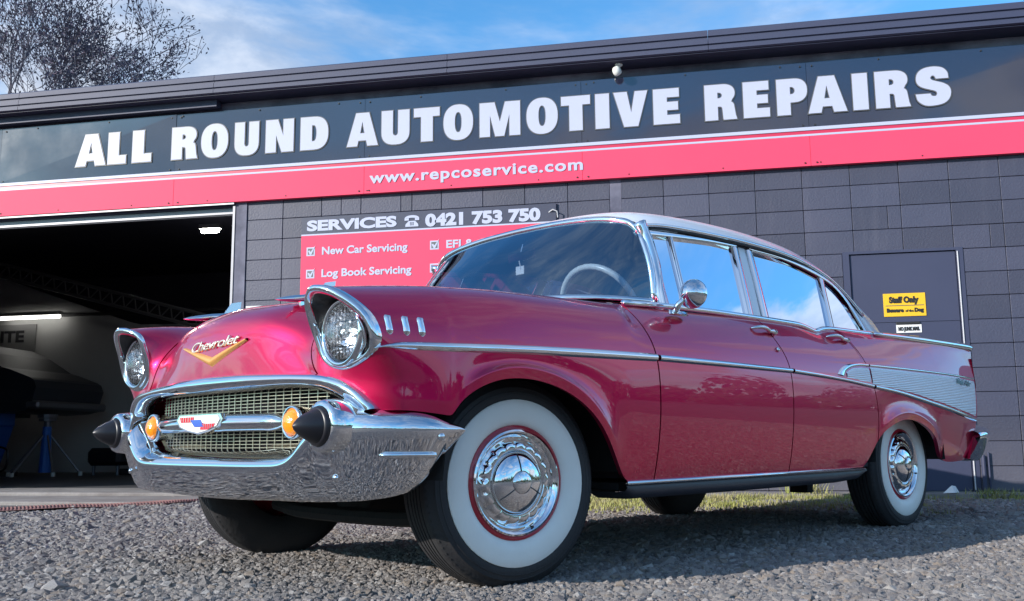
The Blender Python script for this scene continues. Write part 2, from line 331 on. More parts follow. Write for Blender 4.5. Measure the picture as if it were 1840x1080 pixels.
# gravel stones as instances -------------------------------------------------
def stones():
    protos = []
    hid = bpy.data.collections.new('stone_shapes')
    for k in range(12):
        bm = bmesh.new(); bmesh.ops.create_icosphere(bm, subdivisions=1, radius=1)
        rnd = random.Random(k)
        sc = (rnd.uniform(.8, 1.25), rnd.uniform(.65, 1.0), rnd.uniform(.5, .8))
        for v in bm.verts:
            q = 1+rnd.uniform(-.24, .20); v.co = Vector((v.co.x*sc[0]*q, v.co.y*sc[1]*q, v.co.z*sc[2]*q))
        me = bpy.data.meshes.new('stone'); bm.to_mesh(me); bm.free(); me.materials.append(M[['stone', 'stone2', 'stone', 'stone', 'stone2', 'stone', 'stone3', 'stone', 'stone2', 'stone', 'stone4', 'stone'][k]])
        o = bpy.data.objects.new('stone', me); hid.objects.link(o)
    rng = np.random.default_rng(3); C = np.array([-2.4775, -8.5149])
    pts = []; sz = []
    def ring(d0, d1, size, dens):
        n = int(dens*8.6*(d1**2-d0**2)/2)
        d = np.sqrt(rng.uniform(d0**2, d1**2, n)); a = rng.uniform(math.radians(38), math.radians(160), n)
        x = C[0]+d*np.cos(a); y = C[1]+d*np.sin(a)
        k = (y < -0.42+0.06*np.sin(x*5)) & (x > -14) & (x < 6)
        k &= ~((x < -6.75) & (y > -1.05+1.02*(x+6.65)))
        k &= ~((x > -4.9) & (x < -1.0) & (y > -1.75) & (rng.random(len(x)) < .62))
        x, y = x[k], y[k]
        s = size*rng.lognormal(0, 0.30, len(x))*np.where(rng.random(len(x)) < .010, 1.35, 1.0)*(1+.18*np.sin(x*2.1+y*1.3)); 
        z = np.array([gzz(a_, b_) for a_, b_ in zip(x, y)])-0.009+rng.uniform(-.006, .010, len(x))
        pts.append(np.stack([x, y, z], 1)); sz.append(s)
    ring(0.5, 1.9, 0.0120, 3600); ring(1.9, 3.3, 0.0116, 4300); ring(3.3, 4.6, 0.0122, 3600); ring(4.6, 6.4, 0.014, 2400); ring(6.4, 9.6, 0.017, 1200)
    P = np.concatenate(pts); Sz = np.concatenate(sz)
    me = bpy.data.meshes.new('gravel_stones'); me.vertices.add(len(P)); me.vertices.foreach_set('co', P.ravel())
    at = me.attributes.new('size', 'FLOAT', 'POINT'); at.data.foreach_set('value', Sz)
    rt = me.attributes.new('spin', 'FLOAT_VECTOR', 'POINT'); rt.data.foreach_set('vector', rng.uniform(0, 6.28, (len(P), 3))*np.array([0.12, 0.12, 1]))if False else rt.data.foreach_set('vector', (rng.uniform(-1, 1, (len(P), 3))*np.array([0.7, 0.7, 3.14])).ravel())
    ob = bpy.data.objects.new('gravel_stones', me); COL.objects.link(ob); tag(ob, 'loose grey crushed gravel stones covering the forecourt', 'gravel', kind='stuff')
    ng = bpy.data.node_groups.new('scatter_stones', 'GeometryNodeTree')
    ng.interface.new_socket('Geometry', in_out='INPUT', socket_type='NodeSocketGeometry'); ng.interface.new_socket('Geometry', in_out='OUTPUT', socket_type='NodeSocketGeometry')
    N = ng.nodes; L = ng.links; gi = N.new('NodeGroupInput'); go = N.new('NodeGroupOutput')
    iop = N.new('GeometryNodeInstanceOnPoints'); ci = N.new('GeometryNodeCollectionInfo'); ci.inputs['Collection'].default_value = hid
    ci.inputs['Separate Children'].default_value = True; ci.inputs['Reset Children'].default_value = True
    iop.inputs['Pick Instance'].default_value = True
    ri = N.new('FunctionNodeRandomValue'); ri.data_type = 'INT'; ri.inputs[4].default_value = 0; ri.inputs[5].default_value = 11
    a1 = N.new('GeometryNodeInputNamedAttribute'); a1.data_type = 'FLOAT'; a1.inputs[0].default_value = 'size'
    a2 = N.new('GeometryNodeInputNamedAttribute'); a2.data_type = 'FLOAT_VECTOR'; a2.inputs[0].default_value = 'spin'
    mp = N.new('GeometryNodeMeshToPoints')
    L.new(gi.outputs[0], mp.inputs[0]); L.new(mp.outputs[0], iop.inputs['Points']); L.new(ci.outputs[0], iop.inputs['Instance'])
    L.new(ri.outputs[2], iop.inputs['Instance Index'])
    L.new(a2.outputs[0], iop.inputs['Rotation']); L.new(a1.outputs[0], iop.inputs['Scale']); L.new(iop.outputs[0], go.inputs[0])
    md = ob.modifiers.new('scatter', 'NODES'); md.node_group = ng
    return len(P)
print('stones', stones())

# concrete strip along the wall foot, apron and brick-red edging by the garage
slab('concrete_strip', -6.80, 4.0, -0.34, 0.0, -0.10, 0.042, M['concrete'])
ap = MB().box(-12.5, -6.83, -0.50, 0.42, -0.10, 0.050, bev=0.012); ap.box(-12.5, -6.75, -1.40, -0.51, -0.10, 0.022, bev=0.008)
o = ap.build('garage_apron', M['concrete']); tag(o, kind='structure')
# faded ribbed rubber strip lying along the edge of the apron
pa, pb = np.array([-6.62, -1.02]), np.array([-8.9, -3.35]); dv = (pb-pa)/np.linalg.norm(pb-pa); nv = np.array([dv[1], -dv[0]]); rr0 = random.Random(4)
R = []; NN = 260
for i in range(NN+1):
    t = i/NN; p = pa+(pb-pa)*t; wv_ = .018*math.sin(t*17)+.010*math.sin(t*41+1); w0 = .30*min(1, .25+t*6)
    rb0 = .004*(1 if i % 2 else -1)
    row_ = []
    for j, q in enumerate((-.0, .02, .33, .66, 1.0)):
        c = p+nv*(wv_-w0*q)*1.0+dv*(.03*q); row_.append((c[0], c[1], (.004 if j == 0 else .026 if j < 4 else .016)+(rb0 if 0 < j < 4 else 0)+.004*math.sin(t*23)))
    R.append(row_)
o = MB().grid(R).build('ribbed_mat', M['brick_red']); tag(o, 'faded dusty red ribbed rubber strip between the gravel and the garage apron', 'rubber mat')

# grass strip at the foot of the wall ------------------------------------------
def grass():
    rng = np.random.default_rng(5); V = []; F = []
    def blade(x, y, z, h, w, a, lean):
        dx, dy = math.cos(a)*w, math.sin(a)*w; lx, ly = math.cos(a+1.4)*lean, math.sin(a+1.4)*lean; b = len(V)
        V.extend([(x-dx, y-dy, z), (x+dx, y+dy, z), (x+dx*.6+lx*.4, y+dy*.6+ly*.4, z+h*.6), (x-dx*.6+lx*.4, y-dy*.6+ly*.4, z+h*.6), (x+lx, y+ly, z+h)])
        F.extend([(b, b+1, b+2, b+3), (b+3, b+2, b+4)])
    for i in range(52000):
        x = rng.uniform(-4.8, 3.2); y = -0.36-abs(rng.normal(0, 0.42 if x > -.9 else .75))
        dens = 0.95 if x < -1.0 else 0.12
        if math.sin(x*3.1)+math.sin(x*7.7+1)+math.sin(y*9) < -0.2 and rng.random() > 0.3: continue
        if rng.random() > dens or y < -2.05+.25*math.sin(x*2.3): continue
        blade(x, y, -0.005, rng.uniform(.018, .058)*(1.2 if y > -.6 else .8), rng.uniform(.002, .0045), rng.uniform(0, 6.28), rng.uniform(0, .03))
    for cx_, cy_, n, hh in ((-1.72, -.25, 130, .17), (-0.33, -.30, 220, .10), (-0.15, -.33, 120, .07), (-2.2, -.34, 100, .07)):
        for i in range(n): blade(cx_+rng.normal(0, .09), cy_+rng.normal(0, .04), 0.0, rng.uniform(.4, 1)*hh, rng.uniform(.003, .006), rng.uniform(0, 6.28), rng.uniform(.02, .09))
    me = bpy.data.meshes.new('grass_tufts'); me.from_pydata(V, [], F); o = link('grass_tufts', me, M['grass']); tag(o, 'short dry yellow green grass growing along the foot of the wall', 'grass', kind='stuff')
grass()
lit = MB(); rr = random.Random(2)
lit.add([(-.68, -.24, .045), (-.60, -.28, .05), (-.555, -.22, .05), (-.59, -.17, .048), (-.61, -.23, .105), (-.575, -.20, .098), (-.65, -.20, .06)],
        [(0, 1, 4), (1, 2, 5, 4), (2, 3, 5), (3, 6, 5, 4), (0, 4, 6), (0, 6, 3)])
o = lit.build('crumpled_paper', M['paper']); tag(o, 'crumpled white scrap of paper lying at the foot of the wall', 'litter')

# ================================================================== BUILDING
bld = empty('workshop_building', 'long low charcoal painted concrete block workshop with an open garage bay', 'workshop', (0, 0, 0))
wall = MB()
DX0, DX1, DZ = -1.30, -0.335, 2.065
JX = -6.846       # right edge of garage opening
wall.box(-3.283, -3.18, 0.004, 0.16, 0, 2.86)      # plain control pier
wall.box(-6.965, JX, -0.012, 0.20, 0.0, 2.86)          # garage jamb
wall.box(JX, DX0, 0.026, 0.19, 0.0, 2.86); wall.box(DX1, 1.4, 0.026, 0.19, 0.0, 2.86); wall.box(DX0, DX1, 0.026, 0.19, DZ, 2.86)
wall.box(-12.0, 1.4, 0.0, 0.19, 2.861, 3.905)      # head wall behind the sign
wall.box(-12.0, -9.95, 0.0, 0.19, 0, 2.86)
wall_o = wall.build('wall', M['mortar'], bld)
tag(wall_o, 'charcoal painted concrete block wall')
def block_mesh(w, h, seed):
    rnd = random.Random(seed); bm = bmesh.new(); bmesh.ops.create_cube(bm, size=1)
    for v in bm.verts: v.co = Vector((v.co.x*w, v.co.y*0.05, v.co.z*h))
    bmesh.ops.bevel(bm, geom=bm.edges[:], offset=0.003, segments=1, affect='EDGES'); me = bpy.data.meshes.new('block'); bm.to_mesh(me); bm.free()
    me.materials.append(M['block']); return me
bcache = {}
def block(x0, x1, z0, z1):
    gp = 0.0020; w = round(x1-x0-2*gp, 3); h = round(z1-z0-2*gp, 3)
    if w < .03 or h < .03: return
    key = (w, h)
    if key not in bcache: bcache[key] = block_mesh(w, h, len(bcache))
    o = bpy.data.objects.new('block', bcache[key]); COL.objects.link(o); o.parent = wall_o
    o.location = ((x0+x1)/2, 0.025+random.uniform(-.0012, .0012), (z0+z1)/2); o.rotation_euler = (random.uniform(-.002, .002), 0, random.uniform(-.002, .002))
nblk = 0
for n in range(1, 16):
    zt = 2.85-0.2*(n-1) ; zb = 2.85-0.2*n
    if n == 1: zt = 2.86
    zb = max(zb, 0.0)
    segs = []
    xs = [JX]+[-6.469+.4*k for k in range(8)]+[-3.283]
    segs += list(zip(xs[:-1], xs[1:]))
    xs = [-3.18]+[-2.8+.4*k for k in range(11)]
    for a, b in zip(xs[:-1], xs[1:]):
        if zb < DZ-0.02 and b > DX0 and a < DX1:
            if a < DX0-0.03: segs.append((a, DX0))
            if b > DX1+0.03: segs.append((DX1, b))
            continue
        segs.append((a, b))
    for a, b in segs:
        if a < -4.9 and b > -6.2 and zb < 1.5 and False: continue
        if b-a > .37 and random.random() < 0.05 and nblk < 292:
            m_ = (a+b)/2+random.choice((-.09, 0, .09)); block(a, m_, zb, zt); block(m_, b, zb, zt); nblk += 2
        else: block(a, b, zb, zt); nblk += 1
print('blocks', nblk)
MB().box(1.2, 1.4, 0.0, 0.024, 0, 2.86).build('wall_panel', M['block'], bld)
# door
dr = MB().box(-1.243, -0.392, 0.012, 0.055, 0.05, 2.038, bev=0.003).build('door', M['charcoal'], bld); tag(dr, 'plain charcoal steel staff door')
fr = MB(); fr.box(DX0, -1.247, -0.006, 0.09, 0.0, DZ); fr.box(-0.388, DX1, -0.006, 0.09, 0.0, DZ); fr.box(-1.247, -0.388, -0.006, 0.09, 2.042, DZ)
fr.build('door_frame', M['charcoal'], dr)
MB().tube([(-0.380, -0.012, 0.06), (-0.380, -0.012, 2.03)], 0.006, 6).build('door_hinge_rod', M['grey_plate'], dr)
MB().box(-1.243, -0.392, 0.006, 0.014, 1.448, 1.454).build('panel_joint', M['charcoal'], dr)
MB().tube([(-0.312, -0.03, 0.04), (-0.312, -0.03, 0.34)], 0.016, 8).tube([(-0.268, -0.02, 0.04), (-0.268, -0.02, 0.36)], 0.008, 8).build('conduit_pipe', M['charcoal'], bld)
# fascia / gutter with overhang
fs = MB(); FY = -0.25
prof = [(0.15, 4.00), (FY+0.02, 4.000), (FY, 3.985), (FY-.004, 3.935), (FY+.012, 3.928), (FY+.012, 3.915), (FY-.006, 3.908), (FY-.008, 3.862), (FY+.008, 3.855), (FY+.008, 3.845), (FY-.012, 3.838), (FY-.012, 3.805), (FY+.01, 3.795), (FY+.02, 3.80), (0.15, 3.83)]
for a, b in ((-14.0, -9.30), (-9.296, -7.12), (-7.116, -4.75), (-4.746, -2.36), (-2.356, 0.30), (0.304, 1.6)):
    q = MB().prism([(y, z+.083) for y, z in prof], a, b, plane='yz'); q.build('fascia_board', M['charcoal'], bld)
MB().box(-14, 1.55, -0.235, -0.002, 3.870, 3.8745).build('soffit', M['soffit'], bld)
sf = MB().box(-14, -7.15, -0.13, -0.03, 3.80, 3.868); sf.build('soffit_batten', M['charcoal'], bld)
slab_r = MB().box(-14, 1.5, 0.16, 14, 4.03, 4.075).build('roof', M['charcoal'], bld)
# garage opening head, roller door bottom
hd = MB().box(-9.95, -6.97, 0.02, 0.30, 2.80, 2.86); hd.build('door_head', M['charcoal'], bld)
MB().box(-9.95, -6.97, 0.05, 0.10, 2.735, 2.80, bev=0.004).tube([(-9.95, .07, 2.735), (-6.97, .07, 2.735)], 0.012, 8).build('roller_door_edge', M['steel'], bld)
MB().box(-9.95, -6.97, -0.046, -0.030, 2.812, 2.829).build('head_flashing', M['white_paint'], bld)
MB().box(-6.99, -6.966, -0.02, 0.05, 0.05, 2.80).build('door_track', M['steel'], bld)
# interior shell
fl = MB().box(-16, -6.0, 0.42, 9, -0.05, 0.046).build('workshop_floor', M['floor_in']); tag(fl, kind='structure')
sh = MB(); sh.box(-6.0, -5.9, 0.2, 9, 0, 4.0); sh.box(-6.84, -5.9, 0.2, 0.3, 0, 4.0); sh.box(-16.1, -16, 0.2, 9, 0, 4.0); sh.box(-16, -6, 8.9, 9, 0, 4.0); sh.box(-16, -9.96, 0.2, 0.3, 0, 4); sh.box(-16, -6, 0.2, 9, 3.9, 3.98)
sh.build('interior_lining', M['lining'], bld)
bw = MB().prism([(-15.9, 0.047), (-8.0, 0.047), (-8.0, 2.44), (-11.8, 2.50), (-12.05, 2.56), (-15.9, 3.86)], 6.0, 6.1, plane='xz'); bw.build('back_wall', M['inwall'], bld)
MB().box(-15.9, -8.0, 5.95, 5.998, 2.68, 2.73).build('wall_rail', M['black_steel'], bld)
# sloping lattice truss
tr = empty('roof_truss', 'dark sloping lattice roof truss inside the garage bay', 'roof truss', (0, 0, 0))
p0, p1 = Vector((-15.6, 5.6, 3.72)), Vector((-9.0, 5.6, 1.95+0.02)); up = Vector((0.07, 0, 0.20))
tm = MB(); tm.tube([p0, p1], 0.03, 6); tm.tube([p0+up, p1+up], 0.03, 6); tm.build('truss_chord', M['steel'], tr)
ws = MB(); nn = 30
for i in range(nn):
    a = p0.lerp(p1, i/nn); b = p0.lerp(p1, (i+1)/nn); ws.tube([a, (a+b)/2+up], 0.012, 5); ws.tube([(a+b)/2+up, b], 0.012, 5)
ws.build('truss_web', M['steel'], tr)
# tube light and small lamp
def tube_light(x0, x1, y, z, nm, lab, r, e):
    t = empty(nm, lab, 'tube light', ((x0+x1)/2, y, z))
    L_ = (x1-x0)/2
    MB().box(-L_-.03, L_+.03, -.05, .05, .03, .09).build('light_housing', M['inwall'], t)
    MB().tube([(-L_, 0, 0), (L_, 0, 0)], r, 8).build('light_tube', mat('lit_tube', (1, 1, 1), emit=((1, .98, .92), e)), t)
tube_light(-14.35, -13.2, 5.8, 2.66, 'fluorescent_light', 'lit white fluorescent tube on the back wall of the garage', 0.028, 4.0)
tube_light(-9.60, -9.34, 4.0, 3.555, 'ceiling_light', 'small lit white light up under the dark garage ceiling', 0.03, 60.0)
# sign on back wall
gs = empty('wall_poster', 'white poster with dark capital lettering on the garage back wall', 'poster', (-14.4, 5.97, 2.30))
MB().box(-0.9, 0.62, 0, .02, -.22, .27).build('poster_board', mat('poster_grey', (0.22, 0.22, 0.22), rough=.6), gs)
wall_text('poster_lettering', 'URBITE', -0.72, -.03, .19, 1.12, -.004, M['black_steel'], gs, bold=.01)

# ================================================================== FASCIA SIGN
sign = empty('fascia_sign', 'long black and red workshop fascia sign reading ALL ROUND AUTOMOTIVE REPAIRS', 'sign', (0, 0, 0))
seams = [-12.0, -9.63, -7.62, -5.62, -3.52, -1.52, 0.70, 1.4]
for a, b in zip(seams[:-1], seams[1:]):
    ya, yb, yc, yd = [-.058+random.uniform(-.004, .004) for _ in range(4)]; a_, b_ = a+.0015, b-.0015
    MB().add([(a_, ya, 3.181), (b_, yb, 3.181), (b_, -.005, 3.181), (a_, -.005, 3.181), (a_, yc, 3.775), (b_, yd, 3.775), (b_, -.005, 3.775), (a_, -.005, 3.775)], [(0, 3, 2, 1), (4, 5, 6, 7), (0, 1, 5, 4), (1, 2, 6, 5), (2, 3, 7, 6), (3, 0, 4, 7)]).build('sign_panel', M['sign_black'], sign)
    MB().box(a+.0012, b-.0012, -.058, -.005, 2.832, 3.101, bev=.001).build('sign_panel', M['sign_red'], sign)
MB().box(-12, 1.4, -.066, -.006, 3.150, 3.180).build('stripe', M['sign_white'], sign)
MB().box(-12, 1.4, -.058, -.006, 3.119, 3.150).build('stripe', M['sign_red2'], sign)
MB().box(-12, 1.4, -.060, -.006, 3.101, 3.1185).build('stripe', M['sign_white'], sign)
sc = MB()
for a in seams[1:-1]:
    for dz in (3.74, 3.20, 2.86):
        for dx in (-.05, .05): sc.box(a+dx-.006, a+dx+.006, -.066, -.050, dz-.006, dz+.006)
x = -11.7
while x < 1.0: sc.box(x-.006, x+.006, -.066, -.050, 3.744, 3.756); sc.box(x+.3-.005, x+.3+.005, -.063, -.058, 2.855, 2.865); x += .83
sc.build('screw_heads', M['black_steel'], sign)
def arc(cx_, cy_, rx, ry, a0, a1, n=10, p=1.0):
    out = []
    for i in range(n+1):
        a = math.radians(a0+(a1-a0)*i/n); c, s_ = math.cos(a), math.sin(a)
        out.append((cx_+rx*math.copysign(abs(c)**p, c), cy_+ry*math.copysign(abs(s_)**p, s_)))
    return out
def glyph(ch):
    st = .36
    if ch == 'A': return [[(0, 0), (.345, 0), (.385, .165), (.64, .165), (.68, 0), (1.03, 0), (.73, 1), (.30, 1)], [(.44, .385), (.51, .74), (.585, .385)]], 1.03
    if ch == 'L': return [[(0, 0), (.60, 0), (.60, .26), (st, .26), (st, 1), (0, 1)]], .60
    if ch == 'I': return [[(0, 0), (.375, 0), (.375, 1), (0, 1)]], .375
    if ch == 'T': return [[(.22, 0), (.58, 0), (.58, .74), (.79, .74), (.79, 1), (0, 1), (0, .74), (.22, .74)]], .79
    if ch == 'E': return [[(0, 0), (.69, 0), (.69, .25), (st, .25), (st, .385), (.65, .385), (.65, .62), (st, .62), (st, .75), (.68, .75), (.68, 1), (0, 1)]], .69
    if ch == 'N': return [[(0, 0), (.32, 0), (.32, .52), (.50, 0), (.86, 0), (.86, 1), (.54, 1), (.54, .50), (.37, 1), (0, 1)]], .86
    if ch == 'M': return [[(0, 0), (.30, 0), (.30, .62), (.45, 0), (.71, 0), (.86, .62), (.86, 0), (1.17, 0), (1.17, 1), (.735, 1), (.585, .42), (.435, 1), (0, 1)]], 1.17
    if ch == 'V': return [[(.29, 0), (.69, 0), (.97, 1), (.61, 1), (.50, .40), (.385, 1), (0, 1)]], .97
    if ch == 'U': return [[(0, 1), (0, .36)]+arc(.40, .36, .40, .385, 180, 360, 16, .82)+[(.80, 1), (.475, 1), (.475, .34)]+arc(.40, .34, .075, .10, 0, -180, 8)+[(.325, 1)]], .80
    if ch == 'O': return [arc(.45, .5, .45, .525, 0, 352, 44, .86), arc(.45, .5, .105, .30, 0, 345, 23, .85)[::-1]], .90
    if ch == 'D': return [[(0, 0), (.42, 0)]+arc(.42, .5, .45, .5, -90, 90, 18, .82)+[(0, 1)], ([(st, .255)]+arc(.42, .5, .085, .245, -90, 90, 8, .9)+[(st, .745)])[::-1]], .87
    if ch == 'P': return [[(0, 0), (st, 0), (st, .34), (.46, .34)]+arc(.46, .67, .36, .33, -90, 90, 16, .85)+[(0, 1)], ([(st, .57)]+arc(.40, .67, .09, .10, -90, 90, 8)+[(st, .77)])[::-1]], .82
    if ch == 'R': return [[(0, 0), (st, 0), (st, .375), (.40, .375)]+arc(.42, .315, .065, .06, 90, 0, 4)+[(.505, .03), (.515, 0), (.885, 0), (.85, .12), (.82, .34)]+arc(.66, .37, .155, .145, 10, 62, 5)+arc(.49, .745, .35, .255, -38, 90, 14, .88)+[(0, 1)], ([(st, .61)]+arc(.40, .69, .085, .08, -90, 90, 8)+[(st, .77)])[::-1]], .885
    if ch == 'S':
        c = [(.0, .30), (.05, .12), (.22, -.01), (.45, -.025), (.68, .02), (.82, .14), (.87, .31), (.83, .46), (.70, .56), (.52, .625), (.42, .665), (.385, .72), (.42, .775), (.475, .775), (.51, .73), (.52, .69), (.83, .69), (.81, .85), (.69, .98), (.47, 1.025), (.23, .99), (.08, .88), (.03, .72), (.06, .58), (.17, .48), (.37, .405), (.49, .36), (.53, .30), (.50, .235), (.44, .225), (.385, .25), (.365, .30)]
        a = spl([*c[0:16]], 3); b = spl([*c[16:32]], 3); return [a+b], .87
def letter(ch, x, z, h, w, parent, Y, m=None, grow=0.008):
    loops, gw = glyph(ch)
    def mk(nm, mt, off, ext, yy):
        cu = bpy.data.curves.new(nm, 'CURVE'); cu.dimensions = '2D'; cu.fill_mode = 'BOTH'; cu.extrude = ext; cu.offset = off
        for lp in loops:
            sp_ = cu.splines.new('POLY'); sp_.points.add(len(lp)-1); sp_.use_cyclic_u = True
            for i, (a, b) in enumerate(lp): sp_.points[i].co = (a/gw*w, b*h, 0, 1)
        o = bpy.data.objects.new(nm, cu); COL.objects.link(o); dg = bpy.context.evaluated_depsgraph_get()
        me = bpy.data.meshes.new_from_object(o.evaluated_get(dg)); bpy.data.objects.remove(o)
        for v in me.vertices: a, b, c = v.co; v.co = (a, -c, b)
        o = link(nm, me, mt, parent if nm == 'letter' else None); o.location = (x, yy, z) if nm == 'letter' else (0, 0.0035, 0); return o
    a = mk('letter', m or M['sign_white'], 0, .002, Y); b = mk('letter_edge', M['outline'], grow, .001, Y); b.parent = a
XL = [('A', -8.733, -8.390), ('L', -8.366, -8.162), ('L', -8.092, -7.879), ('R', -7.655, -7.371), ('O', -7.331, -7.042), ('U', -6.970, -6.714), ('N', -6.640, -6.347), ('D', -6.275, -5.988),
      ('A', -5.796, -5.481), ('U', -5.446, -5.167), ('T', -5.123, -4.869), ('O', -4.831, -4.544), ('M', -4.480, -4.092), ('O', -4.032, -3.739), ('T', -3.706, -3.437), ('I', -3.390, -3.262), ('V', -3.222, -2.913), ('E', -2.863, -2.628),
      ('R', -2.406, -2.127), ('E', -2.070, -1.844), ('P', -1.781, -1.521), ('A', -1.519, -1.193), ('I', -1.142, -1.016), ('R', -.955, -.673), ('S', -.628, -.344)]
for ch, a, b in XL: letter(ch, a, 3.300, .331, b-a, sign, -.0680)
o = wall_text('lettering', 'www.repcoservice.com', -5.565, 2.930, .105, 2.05, -.062, M['sign_white'], sign, bold=.0042, spacing=1.12)
# ------------------------------------------------ services board
sv = empty('services_sign', 'pink red services board with white check boxes and phone number, half behind the car', 'sign', (0, 0, 0))
MB().box(-6.262, -3.775, -.022, -.002, 2.472, 2.640, bev=.001).build('header_panel', M['services_dark'], sv)
MB().box(-6.262, -3.775, -.022, -.002, 1.25, 2.458, bev=.001).build('board_panel', M['sign_red'], sv)
MB().box(-6.262, -3.775, -.0235, -.003, 2.458, 2.472).build('stripe', M['sign_white'], sv)
wall_text('lettering', 'SERVICES', -6.205, 2.507, .095, .905, -.0245, M['sign_white'], sv, bold=.0065)
wall_text('lettering', '0421 753 750', -5.020, 2.492, .108, 1.10, -.0245, M['sign_white'], sv, bold=.0085)
ph = MB()      # telephone symbol
ph.prism(arc(-5.15, 2.572, .072, .030, 0, 180, 12)+arc(-5.15, 2.572, .040, .006, 180, 0, 6), -.0275, -.0235); ph.prism([(-5.222, 2.572), (-5.222, 2.552), (-5.18, 2.552), (-5.18, 2.575)], -.0275, -.0235)
ph.prism([(-5.12, 2.575), (-5.12, 2.552), (-5.078, 2.552), (-5.078, 2.572)], -.0275, -.0235)
ph.prism([(-5.215, 2.492), (-5.085, 2.492), (-5.088, 2.515), (-5.118, 2.547), (-5.182, 2.547), (-5.212, 2.515)], -.0275, -.0235); ph.build('phone_symbol', M['sign_white'], sv)
ph = MB()
for i in range(3):
    for j in range(3): ph.box(-5.169+i*.014, -5.160+i*.014, -.029, -.0275, 2.505+j*.011, 2.512+j*.011)
ph.build('phone_keys', M['services_dark'], sv)
def check(x, z, s=.085):
    c = MB(); c.prism([(x, z), (x+s, z), (x+s, z+s), (x, z+s)], -.0245, -.0232); c.build('check_box', M['sign_white'], sv)
    c = MB(); e = .013; c.prism([(x+e, z+e), (x+s-e, z+e), (x+s-e, z+s-e), (x+e, z+s-e)], -.0256, -.0246); c.build('check_box_centre', M['outline'], sv)
    c = MB(); c.prism([(x+.016, z+.048), (x+.030, z+.056), (x+.042, z+.038), (x+.092, z+.102), (x+.050, z+.012), (x+.036, z+.012)], -.0270, -.0257); c.build('tick_mark', M['sign_white'], sv)
lines = [(0, 2.258, 'New Car Servicing', .855), (0, 2.040, 'Log Book Servicing', .895), (1, 2.262, 'EFI &', .265), (1, 2.044, '', 0)]
for cidx, z, s_, w_ in lines:
    x = -6.204 if cidx == 0 else -4.972
    check(x, z)
    if s_: wall_text('lettering', s_, x+.158, z+.010, .072, w_, -.0245, M['sign_white'], sv, bold=.0030)
# ------------------------------------------------ small signs
ys = empty('staff_only_sign', 'yellow sign on the steel door reading Staff Only', 'sign', (-.99, .010, 1.495))
MB().box(0, .336, -.004, 0, 0, .196, bev=.001).build('sign_plate', M['yellow'], ys)
wall_text('lettering', 'Staff Only', .045, .118, .048, .235, -.0065, M['black_print'], ys, bold=.004)
MB().box(.015, .321, -.0055, -.004, .089, .095).build('rule_line', M['outline'], ys)
wall_text('lettering', 'Beware', .022, .038, .030, .135, -.0065, M['black_print'], ys, bold=.003)
wall_text('lettering', 'of the', .170, .038, .018, .065, -.0065, M['black_print'], ys, bold=.001)
wall_text('lettering', 'Dog', .243, .038, .030, .072, -.0065, M['black_print'], ys, bold=.003)
ml = empty('letterbox', 'black door letterbox slot over a small white NO JUNK MAIL plate', 'letterbox', (-.90, .010, 1.355))
MB().box(0, .20, -.004, 0, 0, .068).build('label_plate', M['white_paint'], ml)
MB().box(.0, .19, -.012, 0, .070, .092, bev=.003).build('slot_flap', M['black_print'], ml)
wall_text('lettering', 'NO JUNK MAIL', .015, .020, .028, .170, -.0065, M['black_print'], ml, bold=.003)
nt_ = empty('wall_notice', 'small plain white notice fixed to the wall beside the garage jamb', 'notice', (-6.825, -.003, 1.70))
MB().box(0, .22, -.004, 0, 0, .098).build('notice_sheet', M['white_paint'], nt_)
hk = MB().tube([(-3.853, -.01, 2.555), (-3.80, -.05, 2.575), (-3.762, -.05, 2.555), (-3.758, -.04, 2.50)], .006, 6).build('wall_hook', M['grey_plate']); tag(hk, 'thin bent pale metal hook on the block wall beside the services board', 'hook')
# security camera under the soffit
cc = empty('security_camera', 'white dome security camera under the eave above the sign', 'security camera', (-3.16, -.14, 3.885)); cc.scale = (.8, .8, .8)
MB().lathe([(0, 0), (.045, 0), (.045, -.03), (.030, -.045), (0, -.045)], axis='z', n=20).build('mount_base', M['white_plastic'], cc, smooth=True, angle=40)
MB().tube([(0, 0, -.04), (-.01, -.01, -.075)], .022, 10).build('camera_arm', M['white_plastic'], cc)
hd_ = MB().lathe([(0.001, .055), (.030, .050), (.048, .02), (.052, -.01), (.046, -.04), (.02, -.055), (0.001, -.058)], axis='z', n=20).build('camera_body', M['white_plastic'], cc, smooth=True); hd_.location = (-.02, -.03, -.105); hd_.rotation_euler = (.6, -.5, 0)
ln = MB().lathe([(0.001, -.062), (.02, -.06), (.036, -.045), (.037, -.035)], axis='z', n=20).build('camera_lens', M['black_rubber'], hd_, smooth=True)

# ================================================================== INSIDE THE GARAGE
oc = empty('raised_old_car', 'dark old two door car raised on a hoist inside the garage', 'car', (-13.62, 4.6, .0))
# side profile of the tail half, x to the right (tail at right)
top = [(-2.4, 2.05), (-1.2, 2.10), (-.2, 2.10), (.25, 2.03), (.60, 1.88), (1.0, 1.64), (1.15, 1.60), (1.48, 1.48), (1.55, 1.44), (1.60, 1.33), (1.56, 1.20), (1.52, 1.02), (1.35, .98), (.95, .965)]
arch_ = [(.95+.02, .965)]+[(.62+.33*math.cos(math.radians(a)), .98+.30*math.sin(math.radians(a))) for a in range(5, 180, 15)]+[(.28, .94)]
poly = top+arch_[1:]+[(-2.4, .90)]
q = MB().prism(poly, -.80, .80, plane='xz'); q.build('car_body', M['oldcar'], oc)
MB().prism([(-.9, 1.66), (.55, 1.66), (.18, 1.92), (-.8, 1.99)], -.812, -.802).build('side_window', M['oldglass'], oc)
MB().prism([(-2.4, 1.66), (-1.0, 1.66), (-1.0, 1.98), (-2.4, 1.95)], -.812, -.802).build('side_window', M['oldglass'], oc)
MB().box(1.44, 1.66, -.82, .82, 1.02, 1.14, bev=.03).build('rear_bumper', M['steel'], oc)
